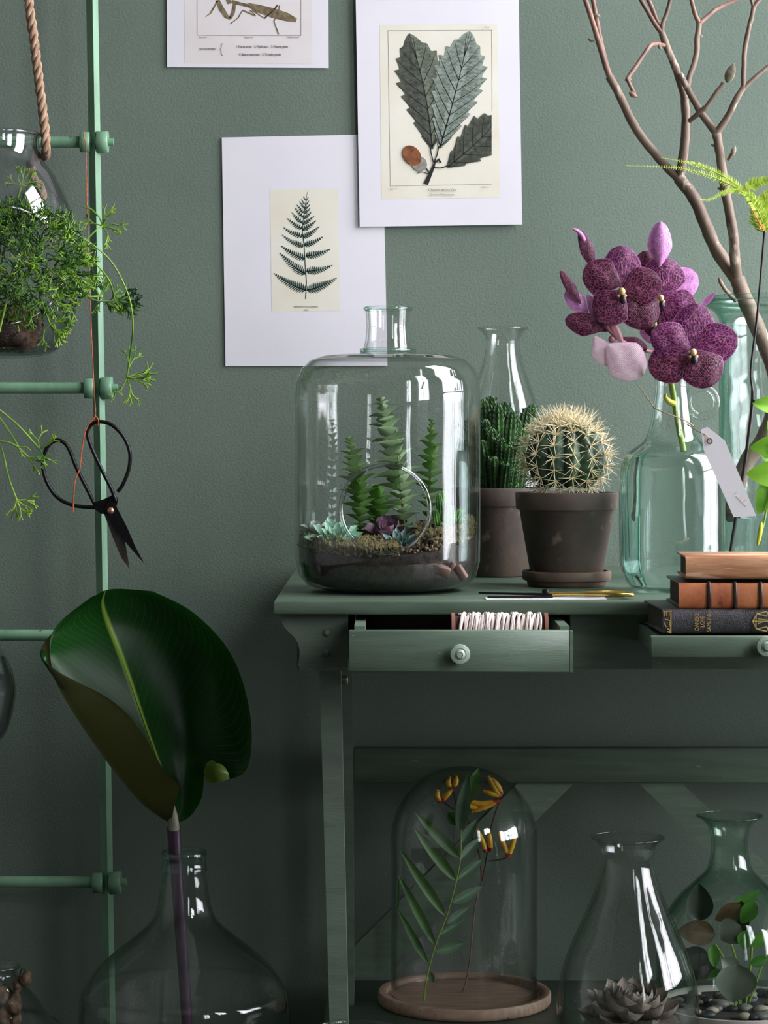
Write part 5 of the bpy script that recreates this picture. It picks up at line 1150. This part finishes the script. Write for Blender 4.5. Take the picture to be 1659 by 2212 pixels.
m1 = N(nt, 'ShaderNodeMix', data_type='RGBA'); vm = N(nt, 'ShaderNodeMath', operation='MULTIPLY'); L(rv.outputs[0], vm.inputs[0]); vm.inputs[1].default_value = .4; L(vm.outputs[0], m1.inputs[0]); L(rb.outputs[0], m1.inputs[6]); m1.inputs[7].default_value = lin((96, 150, 84))+(1,)
rm = N(nt, 'ShaderNodeValToRGB'); L(ab.outputs[0], rm.inputs[0]); e = rm.color_ramp.elements; e[0].position = .004; e[0].color = (1, 1, 1, 1); e[1].position = .012; e[1].color = (0, 0, 0, 1)
m2 = N(nt, 'ShaderNodeMix', data_type='RGBA'); L(rm.outputs[0], m2.inputs[0]); L(m1.outputs[2], m2.inputs[6]); m2.inputs[7].default_value = lin((150, 184, 70))+(1,)
gm = N(nt, 'ShaderNodeNewGeometry'); m3 = N(nt, 'ShaderNodeMix', data_type='RGBA'); L(gm.outputs['Backfacing'], m3.inputs[0]); L(m2.outputs[2], m3.inputs[6]); m3.inputs[7].default_value = lin((84, 88, 44))+(1,)
L(m3.outputs[2], p.inputs['Base Color'])
bu = N(nt, 'ShaderNodeBump', Strength=.5, Distance=.0015); L(sn.outputs[0], bu.inputs['Height']); L(bu.outputs[0], p.inputs['Normal'])
tr = N(nt, 'ShaderNodeBsdfTranslucent'); L(m3.outputs[2], tr.inputs[0]); ms = N(nt, 'ShaderNodeMixShader', Fac=.18); L(p.outputs[0], ms.inputs[1]); L(tr.outputs[0], ms.inputs[2]); L(ms.outputs[0], nt.nodes['Material Output'].inputs[0])
M_pet = mat('dark_purple_leaf_stalk', (66, 44, 64), (38, 24, 40), rough=.3, coat=.4, scale=30)
dl_ = 2.80
R = [  # (left edge, silhouette, mid, right-mid, right edge) rows from base to tip: px, py, depth offset
 [(370, 1778, -.004), (371, 1779, .0), (376, 1780, .002), (381, 1779, .002), (384, 1778, 0)],
 [(377, 1738, -.030), (340, 1762, -.012), (372, 1735, .010), (392, 1752, .012), (412, 1762, .004)],
 [(386, 1698, -.046), (292, 1722, -.016), (360, 1690, .020), (402, 1700, .024), (436, 1722, .008)],
 [(352, 1660, -.052), (228, 1642, -.016), (338, 1632, .026), (408, 1640, .034), (446, 1662, .020)],
 [(316, 1598, -.052), (172, 1562, -.012), (312, 1562, .032), (420, 1580, .044), (487, 1684, .016)],
 [(268, 1535, -.044), (132, 1496, -.006), (283, 1478, .036), (438, 1500, .050), (536, 1655, .010)],
 [(196, 1488, -.028), (98, 1425, .004), (256, 1402, .038), (430, 1410, .052), (540, 1540, .014)],
 [(126, 1480, -.008), (93, 1392, .016), (234, 1346, .040), (390, 1340, .048), (500, 1415, .020)],
 [(112, 1368, .012), (150, 1332, .026), (222, 1304, .038), (330, 1290, .040), (420, 1325, .024)],
 [(196, 1290, .022), (206, 1286, .026), (228, 1275, .030), (262, 1272, .030), (330, 1277, .026)],
]
rows = [[W(a, b, dl_+d) for a, b, d in r] for r in R]
R2 = [spline(r, 7) for r in rows]
cols = list(zip(*R2)); C2 = [spline(list(c), 8) for c in cols]; G_ = [list(r) for r in zip(*C2)]
nr, ncol = len(G_), len(G_[0])
uvs = []
for i in range(nr):
    for j in range(ncol):
        u = j/(ncol-1); uvs.append((u, i/(nr-1)))
t = thing('giant_leaf', 'huge glossy dark green leaf curled round its midrib, standing in the demijohn', 'leaf', W(398, 2180, dl_))
lb = part(t, 'leaf_blade', MB().grid(G_, 0, False, uvs), M_big)
part(t, 'midrib', MB().tube(spline([rows[k][2]+V((0, -.0012, 0)) for k in range(0, 7)], 6), [.0022*(1-i/38) for i in range(37)], 8), mat('pale_green_midrib', (128, 158, 58), (104, 136, 44), rough=.4))
part(t, 'curled_lobe', MB().grid([[W(a, b, dl_+d) for a, b, d in r] for r in ([(446, 1690, .014), (440, 1668, .012), (446, 1648, .010), (458, 1641, .008)], [(462, 1692, .006), (455, 1672, .0), (458, 1655, .0), (468, 1648, 0)], [(482, 1688, .004), (478, 1672, -.002), (476, 1660, .0), (480, 1652, .004)], [(496, 1682, .008), (494, 1672, .006), (490, 1664, .006), (488, 1660, .010)])]), mat('pale_leaf_curl', (128, 158, 60), (96, 128, 44), rough=.35, trans=.2))
part(t, 'leaf_sheath', MB().tube(spline([W(376, 1792, dl_-.004), W(374, 1768, dl_-.006), W(373, 1748, dl_-.006), W(374, 1735, dl_-.004)], 4), [.0062, .0064, .0064, .0062, .0060, .0056, .005, .0044, .0038, .003, .0022, .0012, .0004], 12), mat('grey_green_sheath', (140, 142, 118), (110, 108, 92), rough=.5))
part(t, 'leaf_stalk', MB().tube(spline([W(375, 1785, dl_), W(379, 1850, dl_), W(386, 1950, dl_), W(394, 2060, dl_), W(404, 2212, dl_), W(410, 2340, dl_)], 6), [.0080-.0022*i/30 for i in range(31)], 14), M_pet)

# ------------------------------------------------------------------ glass cloche with frond and kangaroo paw
dQ = 3.005; sQ = dQ/F; cQ = (X(1003, dQ), dQ-DW); zq = lambda p: Z(p, dQ)
rb_ = 187*sQ; zbt = zq(2139)
M_wood = mat('pale_sanded_wood', (182, 150, 130), (156, 124, 106), rough=.6, scale=26, stretch=(1, 8, 4), bump=.2, bscale=80, dirt=((92, 60, 42), 16, .27))
t = thing('cloche_base', 'round pale wooden base with raised rim under the tall glass cloche', 'wooden base', (cQ[0], cQ[1], ZS))
part(t, 'base_board', MB().lathe([(.0001, ZS), (rb_*.96, ZS), (rb_*.99, ZS+.002), (rb_, ZS+.005), (rb_, zbt-.002), (rb_-.0015, zbt), (rb_-.0095, zbt), (rb_-.011, zbt-.0018), (rb_-.0115, zbt-.006), (.0001, zbt-.006)], cQ, 96), M_wood)
zi = zbt-.0058
c = W(966, 2172, dQ-.09); c.z = zi; part(t, 'knot', MB().ball((cQ[0]-.02, cQ[1]-.085, zi), (.003, .002, .0006), 12, 6), M_iron)
rc_ = 158*sQ; ztp = zq(1656)
t = thing('glass_cloche', 'tall glass cloche dome covering the fern frond and yellow flowers', 'cloche', (cQ[0], cQ[1], zi))
prq = [(rc_, zi+.0002), (rc_, zi+.05), (rc_*.995, zi+.12), (rc_, ztp-rc_*.98)]
prq = sp2(prq, 6)+[(rc_*math.cos(a), ztp-rc_*.98+rc_*.98*math.sin(a)) for a in [pi/2*i/18 for i in range(1, 19)]]
part(t, 'glass_dome', glass_shell(MB(), prq, cQ, 96, None, .0024), G_cloche)
part(t, 'rim', MB().ring((cQ[0], cQ[1], zi+.0012), rc_-.0012, .0014), G_cloche)
M_pin = mat('green_pinnate_leaf', (98, 144, 70), (60, 104, 50), rough=.45, scale=20, trans=.25)
M_pin2 = mat('dusky_green_leaf', (96, 128, 96), (60, 92, 62), rough=.45, scale=20, trans=.2)
d0 = dQ-.03
t = thing('pinnate_frond', 'slender green frond with long narrow leaflets under the cloche', 'frond', (W(918, 2145, d0).x, d0-DW, zi))
b0 = W(916, 2150, d0); b0.z = zi+.0002
part(t, 'stalk', MB().tube(spline([b0, W(922, 2110, d0), W(941, 2040, d0), W(966, 1975, d0), W(985, 1905, d0), W(995, 1850, d0), W(996, 1790, d0), W(1004, 1740, d0), W(1018, 1700, d0)], 6), [.0013*(1-.7*i/48) for i in range(49)], 7), M_gstem)
def lf(par, b, tip, w_, m, d, dz=0., cup=.2, roll=0., sag=.06, name='leaflet'):
    o = W(*b, d); e = W(*tip, d+dz); y = e-o; Mx = rot_to(o, y, roll)
    part(par, name, leafmb(MB(), Mx, y.length, w_*d/F*.5, lambda u: (math.sin(pi*u**.75)**.75 if 0 < u < 1 else .04), cup=cup, curl=sag, n=12, m=3, fold=.25), m)
for b, e, w_, dz in (((924, 2081), (859, 1962), 17, -.01), ((941, 2043), (858, 1882), 20, -.012), ((963, 1979), (862, 1830), 22, -.01), ((985, 1902), (893, 1785), 24, -.008), ((994, 1854), (894, 1750), 24, .0), ((858, 1968), (860, 1890), 8, 0)): lf(t, b, e, w_, M_pin, d0, dz)
for b, e, w_, dz in (((938, 2054), (1004, 2035), 26, .02), ((950, 2020), (1000, 1985), 24, .02), ((966, 1996), (1012, 1960), 24, .02), ((978, 1950), (1040, 1915), 24, .02), ((990, 1900), (1040, 1858), 26, .02), ((996, 1857), (1036, 1812), 26, .02), ((998, 1820), (1030, 1770), 24, .01), ((930, 2100), (935, 2122), 14, .005)): lf(t, b, e, w_, M_pin2, d0, dz)
lf(t, (992, 1795), (1012, 1668), 30, M_pin2, d0, .0, name='leaflet'); lf(t, (1004, 1740), (1034, 1658), 30, M_pin, d0, .004)
lf(t, (992, 1780), (968, 1755), 26, M_pin, d0, .01)
d1_ = dQ+.015
t = thing('kangaroo_paw', 'dark red stems of yellow and orange claw flowers under the cloche', 'flower', (W(1000, 2125, d1_).x, d1_-DW, zi))
M_rst = mat('dark_red_stem', (96, 42, 40), (66, 30, 28), rough=.5); M_tanst = mat('pale_tan_stem', (140, 116, 88), (104, 82, 62), rough=.6)
b0 = W(1000, 2128, d1_); b0.z = zi+.0002
part(t, 'stem', MB().tube(spline([b0, W(1012, 2095, d1_), W(1019, 2030, d1_), W(1026, 1960, d1_), W(1040, 1905, d1_)], 6), .0011, 7), M_tanst)
for pts in ([(1040, 1905), (1036, 1850), (1022, 1815), (1000, 1780), (985, 1735), (978, 1700)], [(1040, 1905), (1048, 1870), (1058, 1800), (1070, 1755), (1082, 1725)], [(1020, 1812), (1010, 1770), (975, 1745), (955, 1730)], [(1048, 1870), (1052, 1845), (1060, 1835)], [(1056, 1860), (1085, 1856), (1098, 1848)]):
    part(t, 'stem', MB().tube(spline([W(a, b, d1_-.002) for a, b in pts], 5), .0009, 6), M_rst)
M_claw = mat('yellow_claw_flower', (236, 196, 50), (220, 140, 34), rough=.5, scale=60); M_clawr = mat('red_flower_base', (190, 74, 40), (150, 40, 30), rough=.5)
def claw(pts, w_=6.5):
    P_ = spline([W(a, b, d1_-.008) for a, b in pts], 5); n = len(P_); rr = [w_*d1_/F*(.35+.65*math.sin(pi*min(1, i/(n-1)*.75+.12))) for i in range(n)]
    mb = MB(); k = max(2, n//4); mb.tube(P_[:k+1], rr[:k+1], 8, 1); mb.tube(P_[k:], rr[k:], 8, 0)
    T = (P_[-1]-P_[-3]).normalized(); o = T.orthogonal().normalized()
    for a in range(5):
        oo = o.copy(); oo.rotate(Matrix.Rotation(a*1.25, 3, T)); mb.tube([P_[-1], P_[-1]+(T+oo*.8).normalized()*.0035], [rr[-1]*.6, .0003], 5, 0)
    part(t, 'claw_flower', mb, [M_claw, M_clawr])
for c_ in ([(978, 1700), (984, 1690), (986, 1680)], [(976, 1702), (968, 1692), (972, 1682)], [(955, 1730), (964, 1718), (974, 1708)], [(953, 1732), (945, 1722), (946, 1710)], [(1082, 1722), (1070, 1705), (1056, 1680)], [(1084, 1720), (1066, 1716), (1048, 1710)], [(1084, 1716), (1076, 1700), (1064, 1684)], [(1080, 1728), (1050, 1742), (1024, 1752)], [(1078, 1730), (1040, 1736), (1006, 1730)], [(1060, 1838), (1058, 1815), (1056, 1800)], [(1050, 1842), (1042, 1818), (1032, 1796)], [(1098, 1850), (1088, 1825), (1078, 1802)], [(1098, 1852), (1106, 1826), (1113, 1804)], [(1040, 1745), (1015, 1742), (1002, 1728)]): claw(c_)

# ------------------------------------------------------------------ pear-shaped vase with grey succulent, front right
dV = 2.76; sV = dV/F; cV = (X(1356, dV), dV-DW); zv = lambda p: Z(p, dV)
pV = sp2([(.0001, ZS+.004), (125*sV, ZS+.004), (146*sV, ZS+.012), (153*sV, zv(2190)), (152*sV, zv(2150)), (143*sV, zv(2100)), (126*sV, zv(2050)), (104*sV, zv(2000)), (82*sV, zv(1950)), (65*sV, zv(1905)), (56*sV, zv(1870)), (56*sV, zv(1845)), (63*sV, zv(1825)), (78*sV, zv(1809))], 7)
pV = [(r, z+(r*0)) for r, z in pV]
t = thing('pear_shaped_vase', 'pear-shaped clear glass vase with flared lip, covering the grey rosette succulent', 'vase', (cV[0], cV[1], ZS))
part(t, 'vase_body', glass_shell(MB(), pV, (cV[0]-.0, cV[1]), 96, None, .003), G_clear); part(t, 'lip', MB().ring((cV[0], cV[1], zv(1809)), 77*sV, .0016), G_clear)
M_ros = mat('grey_brown_rosette_leaf', (158, 148, 134), (112, 104, 94), rough=.5, scale=30, trans=.05)
me_r = leafmesh('leaf', 1., .30, lambda u: (.30+.70*math.sin(pi*min(u/.7, 1)/2)) if u < .7 else max(0., 1-((u-.7)/.3)**1.3), M_ros, cup=.45, curl=.06, n=9, m=3, thick=.10, tipup=.30)
cr = W(1366, 2196, dV); t = thing('grey_rosette', 'grey-brown rosette succulent with pointed leaves inside the pear-shaped vase', 'succulent', (cr.x, cr.y, ZS+.008))
rosette(t, me_r, cr, (.05, -.18, 1), 46, (.064, .030), (-.12, 1.25), .08)
part(t, 'stem', MB().tube([V((cr.x, cr.y, ZS+.0075)), cr], .008, 10), M_stem)
# ------------------------------------------------------------------ dish garden under a round vase, far right
dR = 2.88; sR = dR/F; cR = (X(1590, dR), dR-DW); zr_ = lambda p: Z(p, dR)
M_dish = mat('white_glazed_dish', (206, 196, 190), (190, 180, 174), rough=.25, coat=.3)
zD = zr_(2166)
t = thing('shallow_dish', 'low white ceramic dish holding pebbles and a leafy plant, lower right', 'dish', (cR[0], cR[1], ZS))
rD = 172*sR
part(t, 'dish_body', MB().lathe([(.0001, ZS), (rD*.86, ZS), (rD*.93, ZS+.006), (rD*.99, zD-.006), (rD, zD), (rD-.002, zD+.0008), (rD-.004, zD), (rD*.9, ZS+.012), (.0001, ZS+.01)], cR, 96), M_dish)
part(t, 'soil', MB().lathe([(.0001, zD-.004), (rD*.955, zD-.006)], cR, 48), M_soil)
M_peb = [mat('grey_pebble', (126, 120, 116), (96, 92, 90), rough=.5), mat('dark_pebble', (62, 62, 68), (44, 44, 50), rough=.4), mat('pale_pebble', (176, 160, 146), (150, 134, 122), rough=.5)]
for i in range(58):
    a = rnd.uniform(0, 2*pi); r = rD*.9*math.sqrt(rnd.random()); x = cR[0]+r*math.cos(a); y = cR[1]+r*math.sin(a); s_ = rnd.uniform(.004, .0085)
    part(t, 'pebble', MB().ball((x, y, zD-.004+s_*.4), (s_*1.3, s_, s_*.65), 10, 7, 0, .25, 90), M_peb[i % 3])
# round flask-like vase over it
pR = sp2([(150*sR, zD-.0015), (158*sR, zr_(2120)), (156*sR, zr_(2050)), (140*sR, zr_(1985)), (112*sR, zr_(1940)), (76*sR, zr_(1905)), (50*sR, zr_(1878)), (41*sR, zr_(1845)), (40*sR, zr_(1810)), (47*sR, zr_(1785)), (60*sR, zr_(1770)), (70*sR, zr_(1762))], 7)
t = thing('round_vase', 'round glass vase with short neck and flared lip over the dish garden', 'vase', (cR[0], cR[1], zD-.002))
G_gr2 = glass('faint_green_glass', (150, 205, 182), wav=.35, wscale=12, clear=(.97, 1, .985))
part(t, 'vase_body', glass_shell(MB(), pR, (cR[0]-X(1590, dR)+X(1576, dR), cR[1]), 96, None, .0028), G_gr2); part(t, 'lip', MB().ring((X(1576, dR), cR[1], zr_(1762)), 70*sR, .0016), G_gr2)
M_l1 = mat('dark_rounded_leaf', (40, 52, 36), (26, 36, 26), rough=.4, back=(92, 66, 48)); M_l2 = mat('fresh_green_leaf', (92, 150, 50), (62, 116, 38), rough=.35, trans=.25)
M_l3 = mat('brown_green_leaf', (110, 86, 58), (72, 66, 40), rough=.45); M_l4 = mat('grey_green_leaf_underside', (118, 124, 108), (92, 100, 84), rough=.5)
t = thing('leafy_plant', 'plant with dark, brown and fresh green rounded leaves in the white dish', 'plant', (cR[0], cR[1], zD-.002))
for b, e in (((1600, 2150), (1580, 2040)), ((1600, 2150), (1545, 2040)), ((1610, 2150), (1625, 2020)), ((1590, 2150), (1560, 2080)), ((1615, 2150), (1655, 2060))):
    p0 = W(*b, dR); p0.z = zD-.006; part(t, 'stem', MB().tube(spline([p0, W((b[0]+e[0])/2+4, (b[1]+e[1])/2, dR), W(*e, dR)], 6), .0013, 6), M_gstem)
for b, e, w_, m, dd, roll in (((1510, 1990), (1510, 1908), 60, M_l1, .0, 0), ((1545, 2020), (1462, 2010), 54, M_l3, -.02, .3), ((1565, 1975), (1645, 1925), 34, M_l2, .0, .2), ((1600, 1955), (1545, 1990), 46, M_l3, -.01, -.2), ((1600, 1945), (1588, 2035), 50, M_l1, .0, 0), ((1632, 1950), (1600, 1995), 36, M_l2, -.02, .2), ((1612, 2010), (1606, 2052), 34, M_l2, -.04, .1), ((1618, 2040), (1666, 2018), 30, M_l2, -.03, .1), ((1540, 2040), (1545, 2092), 26, M_l2, -.04, 0),
                              ((1555, 2094), (1528, 2112), 16, M_l2, -.03, 0), ((1592, 2082), (1584, 2168), 88, M_l4, -.05, 0), ((1590, 2100), (1560, 2070), 40, M_l4, -.03, .3), ((1620, 2082), (1662, 2070), 24, M_l2, -.04, 0), ((1600, 2000), (1556, 2030), 60, M_l4, -.03, .4), ((1530, 2060), (1500, 2120), 60, M_l1, .0, .2), ((1480, 2050), (1530, 2100), 60, M_l1, .02, 0)):
    o = W(*b, dR+dd); e_v = W(*e, dR+dd); y = e_v-o
    part(t, 'leaf', leafmb(MB(), rot_to(o, y, roll), y.length, w_*.5*sR, lambda u: (math.sin(pi*u**.8)**.75 if 0 < u < 1 else .03), cup=.2, curl=-.1, n=12, m=4, fold=.15), m)
# ------------------------------------------------------------------ glass jar with bark at bottom left, and tall vase at the bottom centre
dE = 2.80; sE = dE/F; cE = (X(-6, dE), dE-DW); ze = lambda p: Z(p, dE)
pE = sp2([(.0001, .006), (.07, .006), (.088, .015), (.090, .06), (.088, .15), (.080, ze(2240)), (112*sE, ze(2200)), (86*sE, ze(2160)), (60*sE, ze(2130)), (44*sE, ze(2108)), (42*sE, ze(2096)), (48*sE, ze(2087))], 6)
t = thing('bark_jar', 'short-necked glass jar filled with brown bark at the bottom left corner', 'jar', (cE[0], cE[1], 0))
part(t, 'jar_body', glass_shell(MB(), pE, cE, 80, None, .0026), G_clear); part(t, 'lip', MB().ring((cE[0], cE[1], ze(2087)), 48*sE, .0018), G_clear)
M_brk = mat('rough_brown_bark', (128, 104, 82), (66, 50, 38), rough=.9, scale=90, bump=1., bscale=300)
t2 = thing('bark_pieces', 'rough brown bark chunks inside the short-necked jar', 'bark', (cE[0], cE[1], .01))
pp = [(30, 2170, 18, 26), (38, 2130, 10, 14), (8, 2150, 16, 22), (12, 2195, 20, 22), (-20, 2170, 20, 26), (34, 2200, 14, 16), (-30, 2210, 22, 24)]
for a, b, rx, rz in pp: part(t2, 'bark_chunk', MB().ball(W(a, b, dE), (rx*sE, .012, rz*sE), 22, 14, 0, .5, 120), M_brk)
for i in range(26):
    a = rnd.uniform(0, 6.28); r = .065*math.sqrt(rnd.random()); part(t2, 'bark_chunk', MB().ball((cE[0]+r*math.cos(a), cE[1]+r*math.sin(a), rnd.uniform(.02, .2)), (.016, .014, .014), 12, 8, 0, .5, 90), M_brk)
sp_ = W(57, 2112, dE-.004)
t = thing('seed_pod', 'small rough brown seed pod hanging beside the neck of the bark jar', 'seed pod', sp_)
part(t, 'pod', MB().ball(sp_, (12*sE, .006, 20*sE), 22, 16, 0, .35, 160, Matrix.Rotation(.2, 3, 'Y')), M_brk)
part(t, 'stalk', MB().tube([sp_+V((0, 0, .008)), W(48, 2090, dE), W(38, 2120, dE), W(34, 2150, dE)], .0008, 6), M_stem)
dF_ = 2.42; cF = (X(770, dF_), dF_-DW); rF = 112*dF_/F; zF = Z(2232, dF_)
t = thing('tall_glass_cylinder', 'tall clear glass cylinder vase whose rim just shows at the bottom centre', 'vase', (cF[0], cF[1], 0))
part(t, 'vase_body', glass_shell(MB(), [(.0001, .006), (rF*.95, .006), (rF, .012), (rF, .1), (rF, .2), (rF, zF)], cF, 72, None, .003), G_clear); part(t, 'lip', MB().ring((cF[0], cF[1], zF), rF-.001, .0022), G_green)
